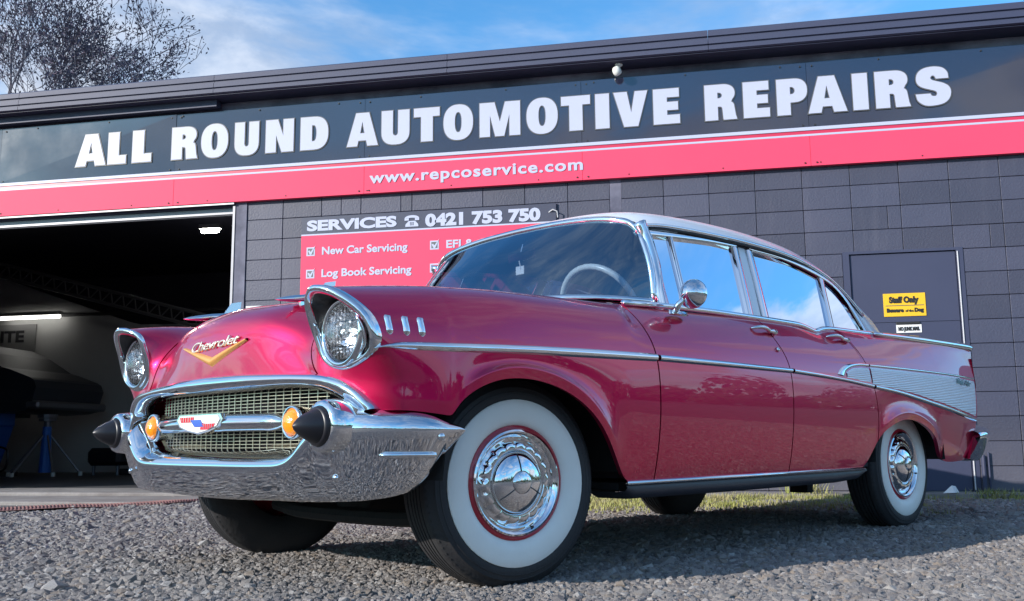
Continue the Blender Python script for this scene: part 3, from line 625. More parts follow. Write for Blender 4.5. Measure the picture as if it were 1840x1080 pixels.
MB().lathe([(0.01, -.86), (.20, -.86), (.27, -.84), (.28, -.70), (.0, -.70)], (.62, 0, 1.0), 20).build('wheel', M['black_rubber'], oc)
ts = empty('tripod_stand', 'blue tripod support stand with splayed legs under the raised car', 'support stand', (-12.1, 4.2, .047))
MB().tube([(0, 0, .05), (0, 0, .72)], [.085, .060], 12).build('post', M['blue_steel'], ts)
MB().tube([(0, 0, .72), (0, 0, .80)], .05, 10).tube([(0, 0, .80), (0, 0, .84)], .12, 12).tube([(0, 0, .85), (0, 0, .90)], .14, 12).build('screw_head', M['steel'], ts)
for a in (200, 250, 320, 20):
    q = MB().tube([(0, 0, .66), (.5*math.cos(math.radians(a)), .5*math.sin(math.radians(a)), .03)], .014, 6).build('leg', M['steel'], ts)
    c = MB().tube([(.5*math.cos(math.radians(a)), .5*math.sin(math.radians(a)), .0), (.5*math.cos(math.radians(a)), .5*math.sin(math.radians(a)), .06)], .03, 8).build('caster', M['white_plastic'], q)
bm_ = empty('workshop_machine', 'blue workshop machine standing at the left edge of the garage', 'machine', (-13.05, 4.1, .047))
MB().box(-.45, .30, -.25, .25, .72, 1.12, bev=.03).build('cabinet', M['blue_steel'], bm_)
MB().prism([(-.38, .05), (.05, .05), (.28, .72), (-.10, .72)], -.22, .22).build('column', M['blue_steel'], bm_)
MB().box(-.6, .35, -.3, .3, .0, .06, bev=.01).build('base', M['black_steel'], bm_)
hs = MB().tube(spl([(.30, -.2, .55), (.42, -.25, .3), (.20, -.3, .12), (.36, -.3, .06), (.60, -.3, .12), (.62, -.3, .38), (.40, -.3, .42), (.25, -.3, .30)], 6), .016, 6).build('hose', M['black_rubber'], bm_)
rc = empty('reclining_stool', 'black low stool on casters beside the tripod stand', 'stool', (-11.3, 4.6, .047))
MB().box(-.28, .28, -.2, .2, .14, .40, bev=.06).build('seat', M['black_rubber'], rc)
for dx in (-.2, .2): MB().tube([(dx, -.1, 0), (dx, -.1, .15)], .025, 8).build('leg', M['steel'], rc)
tb = empty('tool_tray', 'low dark tray with a red handled tool on the garage floor', 'tool tray', (-10.75, 4.8, .047))
MB().box(-.40, .35, -.2, .2, .0, .09, bev=.01).build('tray', M['black_steel'], tb)
MB().tube([(-.25, -.12, .10), (.05, -.12, .20)], .022, 8).build('tool_handle', M['sign_red'], tb)

# ================================================================== TREES
def tree(name, label, loc, H, seed, m, leafm, depth=6, spread=.55, leafn=9, lean=(0, 0), forks=3):
    root = empty(name, label, 'tree', loc, group='bare plum trees behind the workshop roof'); rnd = random.Random(seed); tr_ = MB(); tw = MB(); tips = []
    def grow(p, d, L, r, k):
        q = p; pts = [p]; rs = [r]; n = 3 if k < 3 else 2
        for i in range(n):
            d = (d+Vector((rnd.uniform(-1, 1), rnd.uniform(-1, 1), rnd.uniform(-.5, .7)))*.16).normalized(); q = q+d*(L/n); pts.append(q); rs.append(max(.007, r*(1-.30*(i+1)/n)))
        (tr_ if k < 3 else tw).tube(pts, rs, 7 if k < 2 else 5 if k < 4 else 3, cap=False)
        if k >= 3: tips.append((q, k)); tips.append((pts[1], k))
        if k >= depth: return
        nb = forks if k < 1 else rnd.choice((2, 3, 3)) 
        for j in range(nb):
            ax = d.orthogonal().normalized(); ax.rotate(Matrix.Rotation(rnd.uniform(0, 6.28), 3, d)); nd = d.copy(); nd.rotate(Matrix.Rotation(rnd.uniform(.35, 1.0)*spread*1.25, 3, ax))
            nd = (nd+Vector((0, 0, .10))).normalized(); grow(q, nd, L*rnd.uniform(.62, .86), rs[-1]*rnd.uniform(.55, .8), k+1)
    grow(Vector((0, 0, 0)), Vector((lean[0], lean[1], 1)).normalized(), H*.30, H*.020, 0)
    tr_.build('trunk', m, root, smooth=True, fix=False); cr = tw.build('crown', m, root, fix=False)
    V = []; F = []
    for p, k in tips:
        for i in range(leafn if k >= depth-1 else 1):
            c = p+Vector((rnd.gauss(0, 1), rnd.gauss(0, 1), rnd.gauss(0, 1)))*H*.0085; a = Vector((rnd.gauss(0, 1), rnd.gauss(0, 1), rnd.gauss(0, 1))).normalized(); b = a.orthogonal().normalized(); s_ = H*rnd.uniform(.0016, .0034); n0 = len(V)
            V.extend([c-a*s_*1.5, c+b*s_*.6, c+a*s_*1.5, c-b*s_*.6]); F.append((n0, n0+1, n0+2, n0+3))
    me = bpy.data.meshes.new('leaves'); me.from_pydata([tuple(v) for v in V], [], F); lo = link('leaves', me, leafm, cr); lo['kind'] = 'stuff'
    return root
tree('plum_tree', 'tall bare branched tree with sparse purple brown leaves, at the left edge behind the roof', (-16.9, 8.5, 0), 11.0, 21, M['bark'], M['leaf'], depth=7, spread=.62, leafn=2, lean=(-.03, 0), forks=4)
tree('plum_tree', 'shorter bushy bare tree with small purple leaves, right of the taller one behind the roof', (-17.6, 10.5, 0), 9.9, 8, M['bark'], M['leaf'], depth=7, spread=.68, leafn=3, lean=(.02, 0), forks=4)
# distant planting across the road: only mirrored in chrome and glass
def hedge_row():
    rnd = random.Random(11); V = []; F = []
    for i in range(100):
        a = math.radians(195+i*2.2+rnd.uniform(-.8, .8)); d = rnd.uniform(48, 66); cx_, cy_ = -3+d*math.cos(a), -8+d*math.sin(a); h = rnd.uniform(2.2, 6.0); w_ = rnd.uniform(3, 6)
        for j in range(420):
            u = Vector((rnd.gauss(0, 1), rnd.gauss(0, 1), rnd.gauss(0, 1))).normalized(); c = Vector((cx_, cy_, h*.5))+Vector((u.x*w_*.5, u.y*w_*.5, u.z*h*.5))
            p_ = u.orthogonal().normalized(); q_ = u.cross(p_); c = Vector((cx_, cy_, h*.5))+(c-Vector((cx_, cy_, h*.5)))*rnd.uniform(.7, 1.08); s_ = rnd.uniform(.14, .34); n0 = len(V)
            V.extend([c-p_*s_-q_*s_*.6, c+p_*s_-q_*s_*.5, c+p_*s_*.7+q_*s_, c-p_*s_*.8+q_*s_*.8]); F.append((n0, n0+1, n0+2, n0+3))
    me = bpy.data.meshes.new('distant_trees'); me.from_pydata([tuple(v) for v in V], [], F); o = link('distant_trees', me, M['far_green']); tag(o, 'low distant line of trees across the road behind the viewer', 'trees', kind='stuff')
hedge_row()
# ================================================================== THE CAR  (x forward, y to its left, z up; origin under the front axle)
CAR = empty('classic_sedan', 'magenta 1950s four door sedan with white roof, chrome bumper and whitewall tyres on the gravel', 'car', (-3.77024, -4.86986, 0.0), math.atan2(-0.8260669, -0.5635721))
# ---- control cage of the left half ---------------------------------
CV = {}; FACES = []          # name -> coord ; (names, panel)
def V(n, x, y, z): CV[n] = (x, y, z)
# columns: name, x, [z of s0..s6], widest y, crown y
wide = lambda x: float(np.interp(x, [-3.90, -3.7, -3.4, -3.0, -2.6, -.3, .1, .26, .42, .56], [.872, .893, .915, .928, .935, .935, .932, .926, .912, .890]))
off = lambda z: float(np.interp(z, [.30, .36, .44, .58, .70, .77, .83, .88, .925, .955], [-.050, -.036, -.018, -.002, 0, -.004, -.012, -.024, -.044, -.068]))
cols = [
 ('0', .56, [.557, .597, .650, .735, .82, .905, .945], .705),
 ('1', .42, [.548, .588, .645, .735, .825, .915, .962], .742),
 ('1a', .378, [.548, .590, .655, .737, .826, .916, .965], .749),
 ('1b', .342, [.592, .632, .672, .740, .828, .918, .967], .755),
 ('2', .25, [.645, .683, .705, .750, .83, .922, .971], .765),
 ('3', .10, [.666, .706, .726, .765, .84, .928, .978], .778),
 ('4', -.10, [.630, .670, .700, .755, .835, .930, .982], .785),
 ('5', -.27, [.525, .568, .635, .730, .83, .930, .984], .790),
 ('6', -.40, [.382, .435, .570, .710, .83, .930, .985], .795),
 ('6b', -.475, [.318, .40, .560, .705, .83, .930, .985], .80),
 ('7', -.60, [.315, .42, .565, .71, .83, .930, .984], .81),
 ('8', -.85, [.315, .42, .57, .71, .83, .932, .985], .82),
 ('9', -1.20, [.316, .42, .57, .71, .83, .935, .992], .825),
 ('10', -1.585, [.318, .42, .57, .71, .83, .938, .996], .828),
 ('11', -1.85, [.320, .42, .57, .71, .83, .938, .996], .828),
 ('11b', -2.02, [.322, .42, .57, .71, .83, .930, .976], .830),
 ('12', -2.13, [.324, .42, .57, .71, .83, .938, .996], .832),
 ('12b', -2.30, [.330, .43, .575, .71, .835, .942, 1.002], .836),
 ('13', -2.41, [.462, .505, .60, .715, .84, .945, 1.004], .838),
 ('14', -2.53, [.530, .570, .635, .725, .845, .948, 1.006], .845),
 ('15', -2.70, [.566, .606, .655, .738, .85, .950, 1.008], .850),
 ('16', -2.90, [.548, .588, .645, .735, .85, .950, 1.010], .853),
 ('17', -3.08, [.478, .520, .600, .722, .845, .950, 1.011], .855),
 ('18', -3.21, [.392, .440, .560, .705, .84, .950, 1.012], .857),
 ('19', -3.30, [.340, .400, .545, .70, .84, .950, 1.013], .858),
 ('20', -3.50, [.336, .400, .545, .70, .84, .950, 1.014], .858),
 ('21', -3.70, [.340, .405, .545, .69, .84, .950, 1.014], .855),
 ('22', -3.86, [.345, .41, .545, .68, .83, .945, 1.012], .850)]
shutA = lambda z: float(np.interp(z, [.32, .66, .79, .89, .966], [-.619, -.622, -.605, -.573, -.535]))
shutB = lambda z: float(np.interp(z, [.33, .75, .85, .95], [-1.588, -1.585, -1.556, -1.50]))
shutC = lambda z: float(np.interp(z, [.45, .59, .76, .87, .95, 1.0], [-2.41, -2.41, -2.362, -2.31, -2.25, -2.21]))
cn = [c[0] for c in cols]
for _r, _c in ((7, (.378, .660, .949)), (8, (.378, .562, .911)), (9, (.378, .468, .934)), (10, (.392, .32, .963)), (11, (.40, .165, .972)), (12, (.405, 0, .978))): CV['s%d_1a' % _r] = _c
for nm, x, zs, cy_ in cols:
    archy = nm in ('2', '3', '4', '5', '14', '15', '16', '17')
    for s_, z in enumerate(zs):
        xx = x
        if nm == '7': xx = shutA(z)
        if nm == '10': xx = shutB(z)
        if nm == '13': xx = shutC(z)
        if nm == '22': xx = [-3.70, -3.76, -3.835, -3.87, -3.885, -3.895, -3.90][s_]
        if nm == '21': xx = x+(s_ < 2)*.06
        if nm == '6b' and s_: xx = -.48-.0*s_
        if nm == '0' and s_ < 3: xx = .515
        y = cy_ if s_ == 6 else wide(x)+off(z)
        if nm in ('0', '1', '1a', '1b', '2', '3') and s_ == 5: y = cy_+.105
        if nm == '0' and s_ == 5: y = .828
        if s_ == 5 and x < -.5: y = (y+cy_)/2+.020
        if archy: y = wide(x)+{0: .006, 1: .013, 2: -.005, 3: -.002}.get(s_, 0) if s_ < 4 else y
        V('s%d_%s' % (s_, nm), xx, y, z)
# top rows in front of the doors
def row(s_, d):
    for k, v in d.items(): V('s%d_%s' % (s_, k), *v)
row(6, {'0': (.585, .712, .948)})
row(7, {'0': (.60, .625, .930), '1': (.42, .655, .946), '1b': (.335, .665, .951), '2': (.25, .672, .956), '3': (.10, .685, .964), '4': (-.10, .695, .969), '5': (-.27, .70, .974), '6': (-.40, .705, .979), '6b': (-.475, .71, .982), '7': (-.56, .72, .990)})
row(8, {'0': (.565, .555, .872), '1': (.42, .56, .905), '1b': (.335, .565, .917), '2': (.25, .575, .928), '3': (.10, .585, .945), '4': (-.10, .60, .958), '5': (-.27, .605, .968), '6': (-.40, .61, .978), '6b': (-.475, .615, .984), '7': (-.56, .62, 1.0)})
row(9, {'0': (.545, .455, .893), '1': (.42, .465, .928), '1b': (.335, .47, .940), '2': (.25, .47, .950), '3': (.10, .48, .968), '4': (-.10, .485, .986), '5': (-.27, .49, .998), '6': (-.40, .495, 1.006), '6b': (-.46, .50, 1.010), '7': (-.51, .50, 1.018)})
row(10, {'0': (.565, .32, .932), '1': (.44, .32, .957), '1b': (.345, .32, .968), '2': (.255, .325, .978), '3': (.10, .33, .994), '4': (-.10, .335, 1.007), '5': (-.27, .34, 1.015), '6': (-.38, .34, 1.022), '6b': (-.42, .34, 1.025), '7': (-.465, .345, 1.032)})
row(11, {'0': (.58, .165, .945), '1': (.45, .165, .966), '1b': (.35, .165, .978), '2': (.26, .165, .987), '3': (.10, .165, 1.001), '4': (-.10, .17, 1.014), '5': (-.27, .17, 1.022), '6': (-.365, .17, 1.028), '6b': (-.40, .17, 1.031), '7': (-.44, .175, 1.038)})
row(12, {'0': (.59, 0, .951), '1': (.455, 0, .972), '1b': (.355, 0, .983), '2': (.26, 0, .991), '3': (.10, 0, 1.005), '4': (-.10, 0, 1.017), '5': (-.27, 0, 1.025), '6': (-.36, 0, 1.030), '6b': (-.395, 0, 1.033), '7': (-.43, 0, 1.040)})
# headlamp opening
B = {'B0': (.711, .612, .900), 'B1': (.744, .70, .927), 'B2': (.725, .786, .904), 'B3': (.672, .864, .828), 'B4': (.645, .862, .735), 'B5': (.648, .738, .690), 'B6': (.650, .634, .715), 'B7': (.667, .602, .785), 'B8': (.690, .598, .846)}
for k, v in B.items(): V(k, *v)
V('R6', .658, .600, .668); V('R7', .648, .548, .775); V('R5', .640, .742, .650); V('K2', .608, .858, .660); V('K1', .590, .866, .608); V('K0', .575, .868, .558)
V('M1', .645, .640, .648); V('M0', .630, .672, .612); V('M1b', .636, .756, .606); V('M0b', .622, .772, .566)
V('n1_9', .635, .460, .828); V('n1_10', .662, .32, .872); V('n1_11', .676, .165, .885); V('n1_12', .684, 0, .889)
V('n2_9', .650, .470, .755); V('n2_10', .678, .325, .790); V('n2_11', .694, .165, .800); V('n2_12', .700, 0, .803)
V('n3_9', .660, .480, .710); V('n3_10', .680, .330, .738); V('n3_11', .694, .167, .745); V('n3_12', .700, 0, .748)
V('n4_9', .664, .490, .672); V('n4_10', .680, .335, .684); V('n4_11', .692, .17, .690); V('n4_12', .697, 0, .693)
def F(p, *n): FACES.append((n, p))
ci = {n: i for i, n in enumerate(cn)}
for i in range(len(cn)-1):
    a, b = cn[i], cn[i+1]
    panel = 'front_fender' if i < ci['7'] else 'front_door' if i < ci['10'] else 'rear_door' if i < ci['13'] else 'rear_quarter'
    for s_ in range(6): F(panel, 's%d_%s' % (s_, a), 's%d_%s' % (s_+1, a), 's%d_%s' % (s_+1, b), 's%d_%s' % (s_, b))
    if i < ci['7']:
        F('front_fender', 's6_'+a, 's7_'+a, 's7_'+b, 's6_'+b); F('front_fender', 's7_'+a, 's8_'+a, 's8_'+b, 's7_'+b)
        for s_ in range(8, 12): F('hood' if i < ci['6'] else 'cowl', 's%d_%s' % (s_, a), 's%d_%s' % (s_+1, a), 's%d_%s' % (s_+1, b), 's%d_%s' % (s_, b))
# front of the fender
F('front_fender', 'B0', 'B1', 's6_0', 's7_0'); F('front_fender', 'B1', 'B2', 's5_0', 's6_0'); F('front_fender', 'B2', 'B3', 's4_0', 's5_0'); F('front_fender', 'B3', 'B4', 's3_0', 's4_0')
F('front_fender', 'B4', 'K2', 's2_0', 's3_0'); F('front_fender', 'K2', 'K1', 's1_0', 's2_0'); F('front_fender', 'K1', 'K0', 's0_0', 's1_0')
F('front_fender', 'B5', 'R5', 'K2', 'B4'); F('front_fender', 'B6', 'R6', 'R5', 'B5'); F('front_fender', 'R6', 'M1', 'M1b', 'R5'); F('front_fender', 'M1', 'M0', 'M0b', 'M1b')
F('front_fender', 'R5', 'M1b', 'K1', 'K2'); F('front_fender', 'M1b', 'M0b', 'K0', 'K1'); F('front_fender', 'B7', 'R7', 'R6', 'B6'); F('front_fender', 'B0', 's7_0', 's8_0', 'B8'); F('front_fender', 'B8', 's8_0', 'R7', 'B7')
nose = [['s%d_0' % k, 'n1_%d' % k, 'n2_%d' % k, 'n3_%d' % k, 'n4_%d' % k] for k in (9, 10, 11, 12)]
nose = [['s8_0', 'R7', 'R6', 'M1', 'M0']]+nose
for r in range(4):
    for q in range(4): F('hood', nose[r][q], nose[r][q+1], nose[r+1][q+1], nose[r+1][q])
# belt / fin top rows behind column 7
for nm, x, zs, cy_ in cols[ci['7']:]:
    if ci[nm] <= ci['13']:
        if nm != '7': V('s7_'+nm, CV['s6_'+nm][0], cy_-.032, zs[6]+.010)
        V('t8_'+nm, CV['s7_'+nm][0], CV['s7_'+nm][1]-.04, zs[6]-.01)
    else: V('s7_'+nm, CV['s6_'+nm][0], cy_-.030, zs[6]+.012); V('t8_'+nm, CV['s6_'+nm][0]+.01, .795, zs[6]-.012)
V('s7_13', *(CV['s7_13'][0], CV['s7_13'][1], 1.014))
for i in range(ci['7'], len(cn)-1):
    a, b = cn[i], cn[i+1]; panel = 'front_door' if i < ci['10'] else 'rear_door' if i < ci['13'] else 'rear_quarter'
    F(panel, 's6_'+a, 's7_'+a, 's7_'+b, 's6_'+b); F(panel, 's7_'+a, 't8_'+a, 't8_'+b, 's7_'+b)
for i in range(ci['13'], len(cn)):
    nm = cn[i]; x = CV['s6_'+nm][0]; dz = float(np.interp(x, [-3.9, -3.3, -2.4], [.945, .975, .985]))
    V('t9_'+nm, x+.02, .72, dz-.01); V('t10_'+nm, x+.01, .45, dz+.008); V('t11_'+nm, x, .22, dz+.016); V('t12_'+nm, x, 0, dz+.018)
for i in range(ci['13'], len(cn)-1):
    a, b = cn[i], cn[i+1]
    for k in range(8, 12): F('rear_quarter' if k == 8 else 'trunk_lid', 't%d_%s' % (k, a), 't%d_%s' % (k+1, a), 't%d_%s' % (k+1, b), 't%d_%s' % (k, b))
PAN = ['front_fender', 'hood', 'cowl', 'front_door', 'rear_door', 'rear_quarter', 'trunk_lid']
def subsurf_eval(me, lv):
    o = bpy.data.objects.new('cage', me); COL.objects.link(o); md = o.modifiers.new('s', 'SUBSURF'); md.levels = lv; md.render_levels = lv; md.boundary_smooth = 'PRESERVE_CORNERS'
    md.quality = 4
    dg = bpy.context.evaluated_depsgraph_get(); r = bpy.data.meshes.new_from_object(o.evaluated_get(dg)); bpy.data.objects.remove(o); return r
def fit_cage(names, faces, coords, pins=(), lv=3, iters=5, creases=()):
    idx = {n: i for i, n in enumerate(names)}; tgt = np.array([coords[n] for n in names]); cur = tgt.copy()
    me = bpy.data.meshes.new('cage'); me.from_pydata([tuple(c) for c in cur], [], [tuple(idx[n] for n in f) for f, p in faces])
    bm = bmesh.new(); bm.from_mesh(me); bmesh.ops.recalc_face_normals(bm, faces=bm.faces); bm.to_mesh(me); bm.free()
    if creases:
        cs = {frozenset((idx[a], idx[b])): w for a, b, w in creases}; at = me.attributes.new('crease_edge', 'FLOAT', 'EDGE')
        at.data.foreach_set('value', [cs.get(frozenset(e.vertices), 0.0) for e in me.edges])
    for it in range(iters):
        me.vertices.foreach_set('co', cur.ravel()); me.update(); r = subsurf_eval(me, 2)
        a = np.empty(len(r.vertices)*3); r.vertices.foreach_get('co', a); lim = a.reshape(-1, 3)[:len(names)]
        cur += (tgt-lim)*0.6; cur[[idx[n] for n in pins], 1] = 0
        bpy.data.meshes.remove(r)
    me.vertices.foreach_set('co', cur.ravel()); me.update(); return me
def mirror_cage(faces, coords, center):
    """full cage: returns names, faces with right side names suffixed #"""
    nm = list(dict.fromkeys(n for f, p in faces for n in f)); co = {n: coords[n] for n in nm}; out = list(faces)
    mr = lambda n: n if n in center else n+'#'
    for n in nm:
        if n not in center: co[n+'#'] = (coords[n][0], -coords[n][1], coords[n][2])
    for f, p in faces: out.append((tuple(mr(n) for n in f[::-1]), p+'#'))
    return list(co.keys()), out, co
center = [n for n in CV if n.startswith('s12_') or n.startswith('t12_') or n in ('n1_12', 'n2_12', 'n3_12', 'n4_12')]
names, fcs, co = mirror_cage(FACES, CV, center)
cr = []
for a, b in list(zip(cn[:ci['6']], cn[1:ci['6']+1]))+list(zip(cn[ci['13']:ci['19']], cn[ci['13']+1:ci['19']+1])):
    for sf in ('', '#'): cr.append(('s1_'+a+sf, 's1_'+b+sf, .75))
cage = fit_cage(names, fcs, co, center, iters=3, creases=cr)
plist = PAN+[p+'#' for p in PAN]
for i in range(len(plist)): cage.materials.append(None)
cage.polygons.foreach_set('material_index', [plist.index(p) for f, p in fcs])
LV = 3
full = subsurf_eval(cage, LV)
def arrays(me):
    a = np.empty(len(me.vertices)*3); me.vertices.foreach_get('co', a); n = np.empty(len(me.vertices)*3); me.vertices.foreach_get('normal', n)
    return a.reshape(-1, 3), n.reshape(-1, 3)
bco, bno = arrays(full); polys = [tuple(p.vertices) for p in full.polygons]; pmi = [p.material_index for p in full.polygons]
# orient outwards
cgeo = bco.mean(0); 
ncheck = sum(np.dot(bno[p[0]], bco[p[0]]-np.array([bco[p[0]][0], 0, .5])) for p in polys[::37])
if ncheck < 0: polys = [p[::-1] for p in polys]; bno = -bno
BODY = BVHTree.FromPolygons([tuple(c) for c in bco], polys)
def panel_mesh(name, keep, m, parent, gap=0.0036, fold=0.020):
    """cut a panel out of the body skin, shrink its border for the shut line and fold the edge inwards"""
    fs = [p for p, mi in zip(polys, pmi) if plist[mi] in keep]
    used = sorted({v for f in fs for v in f}); mp = {v: i for i, v in enumerate(used)}
    ec = {}
    for f in fs:
        for a, b in zip(f, f[1:]+f[:1]): ec.setdefault((min(a, b), max(a, b)), []).append((a, b, f))
    bed = [v[0] for v in ec.values() if len(v) == 1]; bv = {}
    for a, b, f in bed:
        c = np.mean([bco[i] for i in f], axis=0)
        e = bco[b]-bco[a]; e /= (np.linalg.norm(e)+1e-12); d = c-(bco[a]+bco[b])/2; d -= e*np.dot(d, e); d /= (np.linalg.norm(d)+1e-12)
        for i in (a, b): bv.setdefault(i, []).append(d)
    vs = [bco[v].copy() for v in used]; ns = [bno[v] for v in used]
    for v, ds in bv.items():
        if abs(bco[v][1]) < 1e-5 and len(keep) > 1: continue
        d = np.mean(ds, axis=0); vs[mp[v]] = vs[mp[v]]+d*gap
    ff = [tuple(mp[v] for v in f) for f in fs]; base = len(vs); fold_i = {}
    for v in bv:
        fold_i[v] = len(vs); vs.append(vs[mp[v]]-bno[v]*fold); ns.append(bno[v])
    for a, b, f in bed: ff.append((mp[b], mp[a], fold_i[a], fold_i[b]))
    me = bpy.data.meshes.new(name); me.from_pydata([tuple(v) for v in vs], [], ff); me.update()
    nb = len(fs); me.polygons.foreach_set('use_smooth', [i < nb for i in range(len(ff))])
    me.normals_split_custom_set([tuple(ns[v]) if i < nb else (0, 0, 0) for i, f in enumerate(ff) for v in f])
    return link(name, me, m, parent)
P_ = M['paint']
hood = panel_mesh('hood', ('hood', 'hood#'), P_, CAR)
panel_mesh('cowl', ('cowl', 'cowl#'), P_, CAR)
trunk = panel_mesh('trunk_lid', ('trunk_lid', 'trunk_lid#'), P_, CAR)
PL = {}
for p in ('front_fender', 'front_door', 'rear_door', 'rear_quarter'):
    nm = 'door' if 'door' in p else p
    PL[p, 1] = panel_mesh(nm, (p,), P_, CAR); PL[p, -1] = panel_mesh(nm, (p+'#',), P_, CAR)
# rays onto the skin
def snap(o, d, off_=0.0):
    h, n, i, dist = BODY.ray_cast(Vector(o), Vector(d))
    if h is None: return None
    if n.dot(Vector(d)) > 0: n = -n
    return h+n*off_, n
def side(x, z, off_=0.0, sgn=1):
    r = snap((x, 1.5*sgn, z), (0, -sgn, 0), off_)
    return r if r else (Vector((x, .93*sgn, z)), Vector((0, sgn, 0)))
def front(y, z, off_=0.0):
    r = snap((1.5, y, z), (-1, 0, 0), off_); return r if r else (Vector((.7, y, z)), Vector((1, 0, 0)))
def topp(x, y, off_=0.0):
    r = snap((x, y, 1.6), (0, 0, -1), off_); return r if r else (Vector((x, y, .98)), Vector((0, 0, 1)))
CH = M['chrome']
def strip_side(name, top_, bot_, m, parent, sgn=1, th=.013, n=4, rows=5, lift=.001):
    """moulding between two (x,z) polylines with the same number of points, following the body side"""
    T = spl([(a, 0, b) for a, b in top_], n); Bt = spl([(a, 0, b) for a, b in bot_], n); R = []
    for a, b in zip(T, Bt):
        r_ = []
        for k in range(rows):
            t = k/(rows-1); x = a[0]*(1-t)+b[0]*t; z = a[2]*(1-t)+b[2]*t
            p, nn = side(x, z, lift+th*math.sin(math.pi*t)**0.6 if 0 < k < rows-1 else lift-.004, sgn); r_.append(tuple(p))
        R.append(r_)
    return MB().grid(R).build(name, m, parent, smooth=True)
def both(fn):
    for s_ in (1, -1): fn(s_)
spT = [(.640, .7445), (.60, .754), (.543, .763), (.378, .769), (.097, .779), (-.23, .788), (-.600, .793)]
spB = [(.640, .7430), (.60, .739), (.543, .737), (.378, .738), (.097, .746), (-.23, .752), (-.600, .759)]
spT2 = [(-.618, .790), (-1.05, .789), (-1.575, .785)]; spB2 = [(-.618, .761), (-1.05, .761), (-1.575, .759)]
spT3 = [(-1.592, .785), (-1.85, .774), (-2.10, .758), (-2.355, .742)]; spB3 = [(-1.592, .759), (-1.85, .750), (-2.10, .738), (-2.355, .718)]
spT4 = [(-2.375, .741), (-2.70, .719), (-3.185, .667), (-3.62, .617), (-3.812, .594)]; spB4 = [(-2.375, .716), (-2.70, .692), (-3.185, .638), (-3.62, .588), (-3.805, .570)]
upT3 = [(-2.00, .776), (-2.04, .804), (-2.127, .830), (-2.244, .843), (-2.345, .844)]; upB3 = [(-2.08, .768), (-2.10, .790), (-2.16, .812), (-2.246, .824), (-2.345, .826)]
upT4 = [(-2.358, .844), (-2.852, .846), (-3.295, .845), (-3.86, .840)]; upB4 = [(-2.358, .826), (-2.85, .828), (-3.295, .828), (-3.86, .824)]
def trims(s_):
    strip_side('side_moulding', spT, spB, CH, PL['front_fender', s_], s_)
    strip_side('side_moulding', spT2, spB2, CH, PL['front_door', s_], s_)
    strip_side('side_moulding', spT3, spB3, CH, PL['rear_door', s_], s_)
    strip_side('side_moulding', spT4, spB4, CH, PL['rear_quarter', s_], s_)
    strip_side('upper_moulding', upT3, upB3, CH, PL['rear_door', s_], s_, th=.007)
    strip_side('upper_moulding', upT4, upB4, CH, PL['rear_quarter', s_], s_, th=.007)
    strip_side('trim_insert', upB3[1:], [(-2.10, .762), (-2.18, .756), (-2.25, .748), (-2.345, .744)], M['brushed'], PL['rear_door', s_], s_, th=.0, lift=.003)
    strip_side('trim_insert', [(-2.362, .828), (-2.85, .830), (-3.3, .829), (-3.62, .828), (-3.865, .824)], [(-2.362, .740), (-2.85, .706), (-3.3, .655), (-3.60, .621), (-3.815, .596)], M['brushed'], PL['rear_quarter', s_], s_, th=.0, rows=9, lift=.003)
    # hash marks on the fender
    for x in (.598, .541, .489):
        q = []
        for k in range(9):
            z = .779+.062*k/8; w_ = .0115*(1-.55*abs(k-4)/4*(k in (0, 8))); r_ = []
            for j in range(5):
                t = j/4; p, nn = side(x-w_+2*w_*t+(z-.81)*.04, z, (.009 if 0 < j < 4 and 0 < k < 8 else -.002), s_); r_.append(tuple(p))
            q.append(r_)
        MB().grid(q).build('fender_louvre', M['chrome'], PL['front_fender', s_], smooth=True)
    # sill strip and rocker
    MB().tube([(-.462, .893*s_, .318), (-1.3, .893*s_, .322), (-2.30, .893*s_, .328)], .0085, 6).build('sill_moulding', CH, CAR, smooth=True)
    rk = MB(); rows_ = []
    for x, zt, zb in ((-.462, .314, .29), (-.52, .314, .262), (-1.2, .315, .262), (-2.02, .318, .268), (-2.24, .322, .280), (-2.33, .324, .31)):
        rows_.append([(x, .885*s_, zt), (x, .893*s_, (zt+zb)/2), (x, .882*s_, zb), (x, .84*s_, zb-.004), (x, .70*s_, zb-.004)])
    rk.grid(rows_).build('rocker_panel', M['rocker'], CAR, smooth=True)
    # belt chrome along the window line
    bl = [(-.56, .992), (-.80, 1.003), (-1.08, 1.010), (-1.45, 1.013), (-1.70, 1.014), (-1.88, 1.012), (-1.97, 1.000), (-2.03, .992), (-2.09, 1.006), (-2.18, 1.016), (-2.40, 1.020), (-2.66, 1.022)]
    pts = spl([(x, (.815 if x > -2.5 else .822)*s_, z) for x, z in bl], 4)
    MB().tube(pts, .0125, 8).build('belt_moulding', CH, CAR, smooth=True)
    fp = spl([(x, .848*s_, z) for x, z in [(-2.60, 1.018), (-2.95, 1.022), (-3.4, 1.026), (-3.80, 1.027), (-3.895, 1.022)]], 4)
    MB().tube(fp, [.010+.002*min(i, 6) for i in range(len(fp))], 8).build('fin_moulding', CH, PL['rear_quarter', s_], smooth=True)
both(trims)

